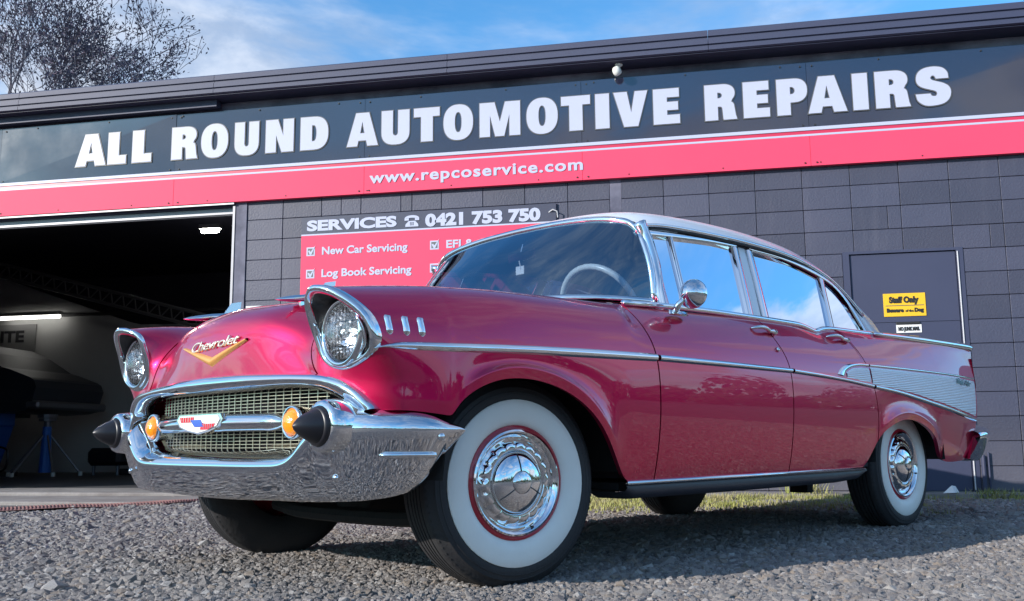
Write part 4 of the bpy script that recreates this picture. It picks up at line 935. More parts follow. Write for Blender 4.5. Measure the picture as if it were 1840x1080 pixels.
# ---- roof ------------------------------------------------------------
RV = {}
roof = {0: [(-.875, .655, 1.375), (-.840, .585, 1.412), (-.815, .45, 1.434), (-.802, .25, 1.446), (-.80, 0, 1.450)],
 1: [(-1.02, .668, 1.393), (-1.0, .595, 1.446), (-.985, .46, 1.482), (-.98, .25, 1.502), (-.98, 0, 1.508)],
 2: [(-1.30, .676, 1.403), (-1.29, .605, 1.462), (-1.28, .48, 1.508), (-1.28, .26, 1.540), (-1.28, 0, 1.550)],
 3: [(-1.65, .678, 1.408), (-1.64, .61, 1.470), (-1.64, .48, 1.522), (-1.64, .26, 1.554), (-1.64, 0, 1.564)],
 4: [(-2.0, .677, 1.400), (-2.0, .61, 1.462), (-2.0, .48, 1.518), (-2.0, .26, 1.552), (-2.0, 0, 1.562)],
 5: [(-2.25, .676, 1.372), (-2.28, .61, 1.436), (-2.30, .48, 1.497), (-2.30, .26, 1.536), (-2.30, 0, 1.546)],
 6: [(-2.46, .682, 1.320), (-2.52, .615, 1.375), (-2.56, .49, 1.450), (-2.57, .26, 1.500), (-2.57, 0, 1.510)],
 7: [(-2.62, .695, 1.240), (-2.71, .63, 1.290), (-2.76, .51, 1.385), (-2.76, .28, 1.448), (-2.76, 0, 1.462)]}
for k, r in roof.items():
    for j, v in enumerate(r): RV['r%d_%d' % (k, j)] = v
RV.update({'r8_0': (-2.73, .720, 1.145), 'r8_1': (-2.86, .655, 1.185), 'r8_2': (-2.94, .545, 1.285), 'r9_0': (-2.80, .760, 1.035), 'r9_1': (-2.98, .70, 1.060), 'r9_2': (-3.12, .60, 1.150),
           'r10_0': (-2.84, .79, .98), 'r10_1': (-3.04, .73, .985), 'r10_2': (-3.20, .63, 1.02)})
# small lip under the roof edge
for k in list(range(8))+[8, 9, 10]:
    x, y, z = RV['r%d_0' % k]; RV['r%d_x' % k] = (x+(.02 if k > 6 else 0), y-.006, z-.018)
RF = []
for k in range(7):
    for j in range(4): RF.append((('r%d_%d' % (k, j), 'r%d_%d' % (k, j+1), 'r%d_%d' % (k+1, j+1), 'r%d_%d' % (k+1, j)), 'roof'))
for k in (7, 8, 9):
    for j in range(2): RF.append((('r%d_%d' % (k, j), 'r%d_%d' % (k, j+1), 'r%d_%d' % (k+1, j+1), 'r%d_%d' % (k+1, j)), 'roof'))
for k in range(10): RF.append((('r%d_x' % k, 'r%d_0' % k, 'r%d_0' % (k+1), 'r%d_x' % (k+1)), 'roof'))
cen = ['r%d_4' % k for k in range(8)]
nmr, fr_, cor = mirror_cage(RF, RV, cen)
rc_ = fit_cage(nmr, fr_, cor, cen, iters=3); rm = subsurf_eval(rc_, 3)
roof_o = link('roof', rm, M['white_roof'], CAR, smooth=True)
bm = bmesh.new(); bm.from_mesh(rm); bmesh.ops.recalc_face_normals(bm, faces=bm.faces)
if sum(f.normal.z for f in bm.faces) < 0: bmesh.ops.reverse_faces(bm, faces=bm.faces)
bm.to_mesh(rm); bm.free()
# headliner (thin dark sheet below the roof)
rl = rm.copy(); 
for v in rl.vertices: v.co.z -= .014; v.co.y *= .985
hl_ = link('headliner', rl, M['interior'], roof_o, smooth=True)

# ---- glass, pillars and frames --------------------------------------------
gy = lambda z: .800-.375*(z-1.0)
def flat_tube(mb, pts, w, t, s_, mi=0):
    """flat frame bar following (x,z) points on the window plane"""
    P2 = [np.array(p) for p in pts]; R = []
    for i, p in enumerate(P2):
        d = P2[min(i+1, len(P2)-1)]-P2[max(i-1, 0)]; d = d/np.linalg.norm(d); nrm = np.array([-d[1], d[0]])
        R.append([((p+nrm*w*a)[0], (gy((p+nrm*w*a)[1])+b)*s_, (p+nrm*w*a)[1]) for a, b in ((-.5, -.004), (-.5, t*.7), (-.25, t), (.25, t), (.5, t*.7), (.5, -.004))])
    mb.grid(R, close=True); return mb
def windows(s_):
    fd, rd = PL['front_door', s_], PL['rear_door', s_]
    def pane(nm, poly, parent, o_=-.004):
        q = [(x, (gy(z)+o_)*s_, z) for x, z in poly]; q2 = [(x, (gy(z)+o_-.004)*s_, z) for x, z in poly]; n = len(q)
        MB().add(q, [tuple(range(n))]).build(nm, M['side_glass'], parent, fix=False)
    pane('vent_window', [(-.925, 1.335), (-1.055, 1.345), (-.995, 1.010), (-.845, 1.005)], fd)
    pane('window', [(-1.06, 1.350), (-1.30, 1.372), (-1.585, 1.380), (-1.475, 1.010), (-.998, 1.008)], fd)
    pane('window', [(-1.715, 1.378), (-1.90, 1.372), (-2.10, 1.345), (-2.33, 1.300), (-2.215, 1.010), (-2.03, .985), (-1.90, 1.010), (-1.62, 1.012)], rd)
    pane('quarter_window', [(-2.38, 1.290), (-2.475, 1.232), (-2.54, 1.15), (-2.590, 1.030), (-2.235, 1.018)], rd)
    f = MB(); flat_tube(f, spl([(-.905, 1.340), (-1.09, 1.356), (-1.36, 1.376), (-1.590, 1.384)], 4), .026, .016, s_)
    flat_tube(f, [(-1.065, 1.345), (-.998, 1.01)], .014, .014, s_); flat_tube(f, [(-.915, 1.345), (-.900, 1.20), (-.86, 1.08), (-.842, 1.0)], .016, .014, s_); f.build('window_frame', CH, fd, smooth=True, angle=50)
    f = MB(); flat_tube(f, [(-1.587, 1.384), (-1.535, 1.20), (-1.478, 1.005)], .042, .015, s_); f.build('pillar_trim', CH, fd, smooth=True, angle=50)
    f = MB(); flat_tube(f, [(-1.708, 1.386), (-1.66, 1.20), (-1.605, 1.005)], .050, .015, s_); f.build('pillar_trim', CH, rd, smooth=True, angle=50)
    f = MB(); flat_tube(f, [(-1.648, 1.386), (-1.600, 1.20), (-1.540, 1.005)], .062, .005, s_); f.build('centre_pillar', M['white_roof'], CAR, smooth=True, angle=50)
    f = MB(); flat_tube(f, spl([(-1.70, 1.386), (-1.966, 1.380), (-2.20, 1.352), (-2.417, 1.298), (-2.530, 1.215), (-2.585, 1.10), (-2.612, 1.01)], 5), .026, .016, s_)
    f.build('window_frame', CH, rd, smooth=True, angle=50)
    f = MB(); flat_tube(f, [(-2.352, 1.302), (-2.29, 1.15), (-2.233, 1.015)], .040, .014, s_); f.build('window_divider', CH, rd, smooth=True, angle=50)
    # drip rail
    dr_ = spl([(RV['r%d_0' % k][0], (RV['r%d_0' % k][1]+.008)*s_, RV['r%d_0' % k][2]-.006) for k in range(9)], 5)
    MB().tube(dr_, .009, 6).build('drip_rail', CH, roof_o, smooth=True)
    dd = [(x, y-.006*s_, z-.012) for x, y, z in dr_]
    MB().tube(dd, .006, 5).build('rail_seal', M['black_rubber'], roof_o, smooth=True)
    # the space between frame and roof edge
    f = MB(); up_ = spl([(RV['r%d_0' % k][0], (RV['r%d_0' % k][1]-.004)*s_, RV['r%d_0' % k][2]-.010) for k in range(10)], 4); R = []
    lo = spl([(x, (gy(z)-.0)*s_, z) for x, z in ((-.89, 1.34), (-1.09, 1.358), (-1.36, 1.378), (-1.65, 1.388), (-1.966, 1.382), (-2.20, 1.355), (-2.42, 1.30), (-2.535, 1.21), (-2.59, 1.10), (-2.64, 1.0))], 4)
    MB().grid([list(z) for z in zip(up_, lo)]).build('roof_side_rail', M['white_roof'], roof_o, smooth=True)
    # A pillar
    ap_ = spl([(-.868, .662*s_, 1.378), (-.884, .690*s_, 1.30), (-.888, .718*s_, 1.20), (-.874, .748*s_, 1.10), (-.862, .775*s_, 1.03), (-.850, .795*s_, .985)], 5)
    MB().tube(ap_, [.030, .028, .026]+[.024]*(len(ap_)-3), 10).build('windshield_pillar', CH, CAR, smooth=True)
both(windows)
base = spl([(-.455, 0, 1.045), (-.462, .22, 1.045), (-.515, .44, 1.044), (-.600, .575, 1.042), (-.715, .675, 1.037), (-.845, .745, 1.030)], 6)
head = spl([(-.808, 0, 1.440), (-.810, .22, 1.436), (-.822, .42, 1.425), (-.838, .54, 1.408), (-.858, .615, 1.385), (-.868, .660, 1.340)], 6)
def fullc(c): return [(x, -y, z) for x, y, z in c[::-1]]+c[1:]
Bc, Hc = fullc(base), fullc(head)
R = []
for i in range(9):
    t = i/8; bul = .045*math.sin(math.pi*t)
    R.append([(b[0]*(1-t)+h[0]*t+bul*(1-abs(b[1])/.9), b[1]*(1-t)+h[1]*t+bul*.55*(b[1]/.75), b[2]*(1-t)+h[2]*t) for b, h in zip(Bc, Hc)])
MB().grid(R).build('windshield', M['windshield'], CAR, smooth=True)
edge_l = [r[-1] for r in R]; edge_r = [r[0] for r in R]
wsf = MB(); wsf.tube(spl(Hc[::3], 3), .015, 8); wsf.tube(spl(Bc[::3], 3), .016, 8); wsf.tube(edge_l, .014, 8); wsf.tube(edge_r, .014, 8)
wsf.build('windshield_surround', CH, CAR, smooth=True)
sealm = MB(); sealm.tube([(x+.004, y*.985, z-.016) for x, y, z in spl(Hc[::3], 3)], .008, 6); sealm.tube([(x, y-.014, z) for x, y, z in edge_l], .008, 6); sealm.tube([(x, y+.014, z) for x, y, z in edge_r], .008, 6)
sealm.build('windshield_seal', M['black_rubber'], CAR, smooth=True)
# rear window
rb = spl([(-3.30, 0, .99), (-3.28, .3, .99), (-3.22, .52, .995), (-3.18, .60, 1.00)], 5); rh = spl([(-2.76, 0, 1.455), (-2.765, .26, 1.442), (-2.78, .46, 1.395), (-2.80, .53, 1.36)], 5)
rb, rh = fullc(rb), fullc(rh); MB().grid([[tuple(np.array(b)*(1-t)+np.array(h)*t) for b, h in zip(rb, rh)] for t in (0, .25, .5, .75, 1)]).build('rear_window', M['side_glass'], CAR, smooth=True)
# ---- headlamps -------------------------------------------------------
def headlamp(s_):
    root = PL['front_fender', s_]
    loop = spl([B[k] for k in ('B0', 'B1', 'B2', 'B3', 'B4', 'B5', 'B6', 'B7', 'B8')], 6, closed=True)
    L_ = np.array(loop); c = np.array([.66, .725, .80])
    hl = MB(); n = len(L_); R = []
    for p in L_:
        d = p-c; dy = np.array([0, d[1], d[2]]); dn = dy/np.linalg.norm(dy); ang = math.degrees(math.atan2(dn[2], dn[1]))
        wid = .030 if -60 < ang < 110 else .012          # wide chrome band on the outer and upper side
        back = p+dn*.005+np.array([-wid, 0, 0]); 
        R.append([tuple(v) for v in (back, p+dn*.007+np.array([-wid*.5, 0, 0]), p+dn*.005+np.array([.004, 0, 0]), p-dn*.004+np.array([.009, 0, 0]), p-dn*.013+np.array([.004, 0, 0]), p-dn*.017+np.array([-.012, 0, 0]))])
    R.append(R[0])
    bez = hl.grid(R); 
    if s_ < 0: bez = bez.mirror_y()
    bez = bez.build('headlamp_bezel', CH, root, smooth=True)
    # dark bucket from bezel to lamp
    lc = np.array([.655, .727, .795]); bk = MB(); Rb = []
    for p in L_:
        d = p-c; dy = np.array([0, d[1], d[2]]); dn = dy/np.linalg.norm(dy)
        q0 = p-dn*.015+np.array([-.006, 0, 0]); a = math.atan2(p[2]-lc[2], p[1]-lc[1]); q1 = lc+np.array([-.02, .103*math.cos(a), .103*math.sin(a)])
        Rb.append([tuple(q0*(1-t)+q1*t+np.array([-.012*math.sin(math.pi*t), 0, 0])) for t in (0, .35, .7, 1)])
    Rb.append(Rb[0]); bk.grid(Rb)
    if s_ < 0: bk = bk.mirror_y()
    bk.build('headlamp_bucket', M['black_rubber'], root, smooth=True)
    # secondary chrome outline inside lower part
    lw = [p for p in L_ if p[2] < .845]
    lw = sorted(lw, key=lambda p: math.atan2(p[1]-lc[1], -(p[2]-lc[2])))
    w2 = MB().tube([tuple(lc*(1-.80)+np.array([p[0]+.002, p[1], p[2]])*.80+np.array([.004, 0, 0])) for p in lw], .0045, 6)
    w2.tube([(lc[0]+.004, lc[1]-.102, lc[2]-.005), (lc[0]+.012, .606, lc[2]-.008)], .005, 6); w2.tube([(lc[0]+.004, lc[1]+.100, lc[2]+.01), (lc[0]+.012, .842, lc[2]+.012)], .005, 6); w2.tube([(lc[0]+.004, lc[1], lc[2]-.098), (lc[0]+.0, lc[1]+.004, .700)], .006, 6)
    if s_ < 0: w2 = w2.mirror_y()
    w2.build('bezel_trim_ring', CH, root, smooth=True)
    lam = bpy.data.objects.new('headlight', None); COL.objects.link(lam); lam.parent = CAR; lam.location = (lc[0], lc[1]*s_, lc[2])
    MB().lathe([(.108, -.012), (.105, .004), (.098, .012), (.090, .010), (.088, .002)], axis='x', n=40).build('headlight_ring', CH, lam, smooth=True)
    MB().lathe([(.0885, .004), (.080, .013), (.062, .022), (.040, .028), (.018, .031), (.0005, .0315)], axis='x', n=36).build('headlight_lens', M['lens'], lam, smooth=True)
    rf = MB().lathe([(.0885, .003), (.080, -.018), (.062, -.040), (.040, -.054), (.018, -.060), (.0005, -.061)], axis='x', n=36)
    rf.lathe([(.0005, .006), (.016, .003), (.019, -.01), (.014, -.05)], axis='x', n=16)
    rf.build('reflector', M['reflector'], lam, smooth=True)
    rb_ = MB()          # vertical fluting bars and filament shield behind the glass
    for i in range(-4, 5):
        yy = i*.017; h = math.sqrt(max(0, .080**2-yy*yy)); rb_.tube([(.010, yy, -h), (.016, yy, 0), (.010, yy, h)], .0016, 4)
    for z in (-.045, .030): rb_.tube([(.010, -.072, z), (.018, 0, z), (.010, .072, z)], .0016, 4)
    rb_.build('lens_fluting', M['lens'], lam, smooth=True)
both(headlamp)

# ---- front bumper ------------------------------------------------------
bump = bpy.data.objects.new('front_bumper', None); COL.objects.link(bump); bump.parent = CAR
# stations: face x, y, top z, bottom z, normal angle from +x (deg)
ST = [(.722, 0, .452, .283, 0), (.723, .2, .452, .285, 1), (.724, .38, .453, .289, 3), (.724, .49, .458, .290, 4), (.722, .555, .480, .291, 5), (.719, .615, .525, .292, 7), (.713, .685, .566, .294, 12),
      (.696, .765, .574, .297, 24), (.648, .842, .573, .302, 42), (.580, .898, .568, .312, 56), (.512, .932, .561, .330, 70), (.462, .950, .550, .365, 78), (.420, .958, .534, .415, 84), (.390, .960, .520, .462, 87), (.372, .960, .507, .496, 88)]
def bump_rows(ST, depth=.075):
    P = [np.array(s_) for s_ in ST]; out = []
    for i in range(len(P)-1):
        a, b, c, d = P[i-1] if i else np.array([P[1][0], -P[1][1], P[1][2], P[1][3], -P[1][4]]), P[i], P[i+1], P[i+2] if i+2 < len(P) else 2*P[i+1]-P[i]
        for k in range(5):
            t = k/5; out.append(.5*((2*b)+(c-a)*t+(2*a-5*b+4*c-d)*t*t+(3*b-a-3*c+d)*t**3))
    out.append(P[-1]); R = []
    for x, y, zt, zb, an in out:
        nx, ny = math.cos(math.radians(an)), math.sin(math.radians(an)); H = zt-zb; r = []; k = min(1, H/.12)
        hi = min(1.0, max(0.0, (H-.165)/.085)) if y < .7 else 1.0          # 0 low centre, 1 tall wing
        #  (offset outward, z fraction)
        prof = [(-.115, .03), (-.095, .004), (-.080, .006), (-.062, .09), (-.043, .26), (-.024, .48), (-.010, .64), (0.0, .75), (-.004, .83), (-.015, .90), (-.034, .96), (-.062, 1.0), (-.115, 1.0)]
        lowp = [(-.105, .02), (-.085, .0), (-.068, .006), (-.050, .07), (-.034, .20), (-.018, .38), (-.005, .56), (0, .66), (-.003, .72), (-.014, .80), (-.040, .90), (-.075, .99), (-.115, 1.02)]
        prof = [(a[0]*hi+b[0]*(1-hi), a[1]*hi+b[1]*(1-hi)) for a, b in zip(prof, lowp)]
        for o_, f_ in prof:
            o_ *= k; z = zb+H*f_; r.append((x+nx*o_, y+ny*o_, z))
        R.append(r)
    return R
Rl = bump_rows(ST); Rr = [[(x, -y, z) for x, y, z in r] for r in Rl[::-1]]
MB().grid(Rr+Rl[1:]).build('bumper_bar', CH, bump, smooth=True)
def bump_side(s_):
    # torpedo pod, cone and trim
    pd = bpy.data.objects.new('bumper_guard', None); COL.objects.link(pd); pd.parent = bump
    o_ = (.022, .728*s_, .517); m1 = MB().lathe([(.001, .46), (.045, .48), (.068, .55), (.080, .62), (.081, .665), (.077, .697), (.071, .709), (.060, .710)], o_, 36, axis='x')
    q = m1.build('guard_pod', CH, bump, smooth=True)
    m1 = MB().lathe([(.059, .700), (.059, .712), (.057, .719), (.054, .723), (.050, .7245), (.046, .735), (.036, .757), (.025, .775), (.013, .789), (.005, .795), (.0005, .797)], o_, 32, axis='x')
    m1.build('guard_tip', M['black_rubber'], bump, smooth=True, angle=35); bpy.data.objects.remove(pd)
    # collar seam behind pod
    # horizontal bead on the wing
    R = []
    for a, x_, y_ in [(i/14, 0, 0) for i in range(15)]:
        y = None
        s0 = .60+.0*a
    bead = []
    for i in range(15):
        t = i/14; k = int(len(Rl)*(.60+.20*t)); r = Rl[min(k, len(Rl)-1)]; zc = .432
        j = min(range(len(r)), key=lambda q_: abs(r[q_][2]-zc)); p = r[j]
        jn = j+1 if p[2] < zc else j-1; p2 = r[jn]; tt = (zc-p[2])/(p2[2]-p[2]+1e-9); bead.append((p[0]+(p2[0]-p[0])*tt+.002, (p[1]+(p2[1]-p[1])*tt+.002)*s_, zc))
    MB().tube(bead, [.003]+[.010]*13+[.003], 8).build('bumper_bead', CH, bump, smooth=True)
    for (k, z) in ((int(len(Rl)*.475), .378), (int(len(Rl)*.80), .478)):
        r = Rl[k]; j = min(range(len(r)), key=lambda q_: abs(r[q_][2]-z)); p = Vector((r[j][0], r[j][1]*s_, r[j][2])); nrm = Vector((1, .3*s_, 0)).normalized() if k < len(Rl)*.6 else Vector((.2, 1*s_, 0)).normalized()
        MB().tube([p-nrm*.004, p+nrm*.004, p+nrm*.008], [.012, .011, .005], 12).build('bumper_bolt', CH, bump, smooth=True)
both(bump_side)
# inner lower lip (front face continues back to the grille)
MB().grid([[(x, y, z) for x, y, z in ((.625, yy, .452), (.60, yy, .458), (.59, yy, .47))] for yy in np.linspace(-.52, .52, 9)]).build('bumper_apron', M['grille'], bump, smooth=True)

# ---- grille ---------------------------------------------------------------
gr = bpy.data.objects.new('grille', None); COL.objects.link(gr); gr.parent = CAR
gxf = lambda y: .655-.05*(abs(y)/.55)**2.2
gm = MB(); ztop = lambda y: .672-.035*(abs(y)/.6)**3
for i in range(20):
    z = .456+i*.0112
    ys_ = np.linspace(-.58, .58, 25); pts = [(gxf(y), y, z) for y in ys_ if z < ztop(y)+.004]
    gm.tube(pts, .0013, 4)
for i in range(-14, 15):
    y = i*.0405; gm.tube([(gxf(y)-.003, y, .440), (gxf(y)-.003, y, ztop(y)+.006)], .0021, 4)
q = gm.build('grille_mesh', M['grille'], gr, fix=False)
MB().grid([[(gxf(y)-.05, y, z) for z in (.40, .70)] for y in np.linspace(-.66, .66, 15)]).build('grille_backing', M['dark'], gr, fix=False)
# floating bar
def barx(y): return .715-.045*(abs(y)/.45)**2
def bart(y): a = abs(y); return .540+.0*a, (.026+.004*max(0, 1-a/.18))
R = []
for y in np.linspace(-.44, .44, 33):
    a = abs(y); zc = .540-.004*(a/.44); h = .029 if a > .13 else .031; e = 1.0 if a < .40 else max(.45, 1-(a-.40)/.07)
    r = []
    for k in range(12):
        t = 2*math.pi*k/12; cx_, sz_ = math.cos(t), math.sin(t)
        r.append((barx(y)+.030*e*(cx_ if cx_ > 0 else cx_*.8)*(1-.35*abs(sz_)), y, zc+h*e*(abs(sz_)**.8)*math.copysign(1, sz_)))
    R.append(r)
MB().grid(R, close=True).build('grille_bar', CH, gr, smooth=True)
# crest
cr_ = bpy.data.objects.new('crest', None); COL.objects.link(cr_); cr_.parent = CAR; cr_.location = (.735, 0, .540)
shield = [(-.168, .012), (-.150, .030), (.150, .030), (.168, .012), (.145, -.012), (.080, -.028), (0, -.038), (-.080, -.028), (-.145, -.012)]
MB().prism(shield, -.028, .006, plane='yz').build('crest_shield', CH, cr_)
MB().prism([(a*.90, b*.84) for a, b in shield], .006, .009, plane='yz').build('crest_field', M['white_enamel'], cr_)
MB().prism([(-.135, .022), (-.030, .022), (-.030, .004), (-.125, .004)], .009, .0115, plane='yz').build('crest_red_bar', M['red_enamel'], cr_)
MB().prism([(.125, -.002), (.030, -.002), (.020, -.022), (.075, -.022), (.115, -.012)], .009, .0115, plane='yz').build('crest_red_bar', M['red_enamel'], cr_)
MB().prism([(-.050, .012), (.020, .012), (.045, -.012), (-.020, -.012)][::-1], .0095, .0125, plane='yz').build('crest_blue_bar', M['blue_enamel'], cr_)
rb2 = MB()
for i in range(5): rb2.box(.0116, .0135, -.120+i*.018, -.117+i*.018, .005, .021)
for i in range(5): rb2.box(.0116, .0135, .048+i*.014, .051+i*.014, -.018, -.003)
rb2.build('crest_ribs', CH, cr_)
# turn signals
def sig(s_):
    t = bpy.data.objects.new('turn_signal', None); COL.objects.link(t); t.parent = CAR; t.location = (.675, .497*s_, .533)
    MB().lathe([(.046, -.06), (.052, -.01), (.053, .006), (.049, .012), (.043, .008), (.040, .0)], axis='x', n=28).build('signal_housing', CH, t, smooth=True)
    MB().lathe([(.041, -.005), (.040, .008), (.032, .020), (.018, .028), (.001, .030)], axis='x', n=28).build('signal_lens', M['amber'], t, smooth=True)
both(sig)
# grille surround moulding (gull wing)
OU = [(.716, 0, .700), (.712, .2, .697), (.697, .40, .688), (.686, .52, .681), (.678, .62, .672), (.668, .70, .652), (.655, .755, .622), (.642, .79, .590), (.630, .81, .566)]
IN = [(.712, 0, .642), (.706, .2, .642), (.690, .38, .643), (.678, .50, .640), (.662, .60, .626), (.645, .655, .602), (.632, .69, .580), (.620, .715, .563), (.612, .73, .552)]
OU = [(x-.010, y*1.035, z) for x, y, z in OU]; IN = [(x-.010, y*1.035, z) for x, y, z in IN]; OUs, INs = spl(OU, 5), spl(IN, 5); R = []
for a, b in zip(OUs, INs):
    a, b = np.array(a), np.array(b); r = []
    for t, o_ in ((-.06, -.022), (0, .002), (.12, .014), (.35, .022), (.62, .020), (.85, .010), (1, -.004), (1.0, -.03)):
        p = a*(1-t)+b*t; r.append((p[0]+o_, p[1]+o_*.25, p[2]))
    R.append(r)
Rm_ = [[(x, -y, z) for x, y, z in r] for r in R[::-1]]
MB().grid(Rm_+R[1:]).build('grille_surround', CH, gr, smooth=True)
# dark throat behind bumper
MB().box(.30, .58, -.60, .60, .33, .44).build('radiator_shroud', M['dark'], CAR)
# hood emblem
vb = MB()
def fr_pt(y, z, o_): p, n = front(y, z, o_); return p
def vbar(s_):
    R = []
    for i in range(13):
        t = i/12; y = s_*(.000+.225*t); zc = .752+.062*t; w_ = .0185*(1-.72*t)
        R.append([tuple(fr_pt(y, zc-w_, -.002)), tuple(fr_pt(y, zc-w_*.6, .008)), tuple(fr_pt(y, zc, .012)), tuple(fr_pt(y, zc+w_*.6, .008)), tuple(fr_pt(y, zc+w_, -.002))])
    MB().grid(R).build('hood_chevron', M['gold'], hood, smooth=True)
both(vbar)
tm = text_mesh('Chevrolet', .050, .0002, .0, 1.0, .40, .90)
mxc = max(v.co.x for v in tm.vertices)
for v in tm.vertices:
    y = -.165+v.co.x/mxc*.35; z = .792+v.co.y*.95+.012*(v.co.x/mxc)
    p, n = front(y, z, .009); v.co = p
tm2 = link('hood_script', tm, mat('script_metal', (0.85, 0.80, 0.68), rough=0.35, metal=0.6), hood)
sd = tm2.modifiers.new('thick', 'SOLIDIFY'); sd.thickness = .004
# twin hood ornaments
def orn(s_):
    root = bpy.data.objects.new('hood_ornament', None); COL.objects.link(root); root.parent = CAR
    p, n = topp(.54, .33*s_); root.location = (.54, .33*s_, p.z+.012); root.rotation_euler = (0, .13, 0)
    b = MB().lathe([(.001, .115), (.006, .095), (.010, .06), (.014, .0), (.015, -.08), (.012, -.16), (.004, -.24), (.001, -.25)], (0, 0, .008), 14, axis='x'); b.build('ornament_body', CH, root, smooth=True)
    f = MB().prism([(-.085, .012), (-.045, .012), (-.088, .060), (-.130, .064), (-.118, .012)], -.003, .003); f.build('ornament_fin', M['ornament'], root)
    w = MB().prism([(.02, -.045), (.055, 0), (.02, .045), (-.06, .030), (-.06, -.030)], .006, .010, plane='xy'); w.build('ornament_wing', M['ornament'], root)
    MB().box(-.08, .02, -.006, .006, -.02, .01).build('ornament_foot', CH, root)
both(orn)
# badge script on quarter panel
tm = text_mesh('Bel Air', .058, .0022, 0, 1.45, .35, .9)
xs = [v.co.x for v in tm.vertices]; mx_ = max(xs)
tmR = tm.copy()
for v in tm.vertices:
    x = -3.50-v.co.x/mx_*.27; z = .790-v.co.x/mx_*.012+v.co.y*.8; p, n = side(x, z, .007); v.co = p
link('badge_script', tm, M['black_enamel'], PL['rear_quarter', 1])
for v in tmR.vertices:
    x = -3.77+v.co.x/mx_*.27; z = .780+v.co.y*.8; p, n = side(x, z, .007, -1); v.co = p
link('badge_script', tmR, M['black_enamel'], PL['rear_quarter', -1])

# ---- mirror, handles, locks ---------------------------------------------------
mr = bpy.data.objects.new('door_mirror', None); COL.objects.link(mr); mr.parent = PL['front_door', 1]
MB().lathe([(.001, 0), (.022, .001), (.02, .006), (.001, .008)], (-.82, .872, .968), 16, axis='z').add([], []).build('tmp', CH, mr)
bpy.data.objects.remove(bpy.data.objects['tmp'])
ft = MB(); R = []
for i in range(9):
    a = math.pi*i/8-math.pi/2; R.append([(-.84+.062*math.sin(a), .868+.020*math.cos(a)*q, .960+.016*(1-q)+.004) for q in (1, .7, 0)]+[(-.84+.062*math.sin(a), .868-.020*math.cos(a)*q, .960+.016*(1-q)+.004) for q in (.7, 1)])
MB().grid(R).build('mirror_foot', CH, PL['front_door', 1], smooth=True)
MB().tube([(-.815, .868, .972), (-.822, .885, 1.005), (-.838, .915, 1.035)], [.017, .012, .010], 10).build('mirror_stem', CH, PL['front_door', 1], smooth=True)
hd_ = MB().lathe([(.0005, .045), (.012, .043), (.028, .034), (.044, .016), (.056, -.006), (.060, -.016), (.0585, -.020), (.052, -.018)], n=32, axis='x').build('mirror_shell', CH, PL['front_door', 1], smooth=True, angle=50)
hd_.location = (-.852, .925, 1.045); hd_.rotation_euler = (0, 0, math.radians(14))
gl_ = MB().lathe([(.053, -.016), (.001, -.016)], n=24, axis='x').build('mirror_glass', CH, hd_)
bpy.data.objects.remove(mr)
def handles(s_):
    for (xa, xb, z, dr_) in ((-1.37, -1.535, .950, PL['front_door', s_]), (-2.06, -2.225, .962, PL['rear_door', s_])):
        pts = []
        for i in range(9):
            t = i/8; x = xa+(xb-xa)*t; p, n = side(x, z-.012*t, .002+.024*math.sin(math.pi*min(1, t*1.15)) if t < .87 else .014, s_); pts.append(tuple(p))
        MB().tube(pts, [.004, .007, .008, .009, .009, .009, .010, .011, .012], 8).build('door_handle', CH, dr_, smooth=True)
        p, n = side(xb, z-.012, .0, s_); MB().tube([p, p+n*.022], [.014, .012], 12).build('handle_button', CH, dr_, smooth=True)
    p, n = side(-1.505, .862, 0, s_); MB().tube([p, p+n*.010], [.012, .009], 12).build('door_lock', CH, PL['front_door', s_], smooth=True)
both(handles)

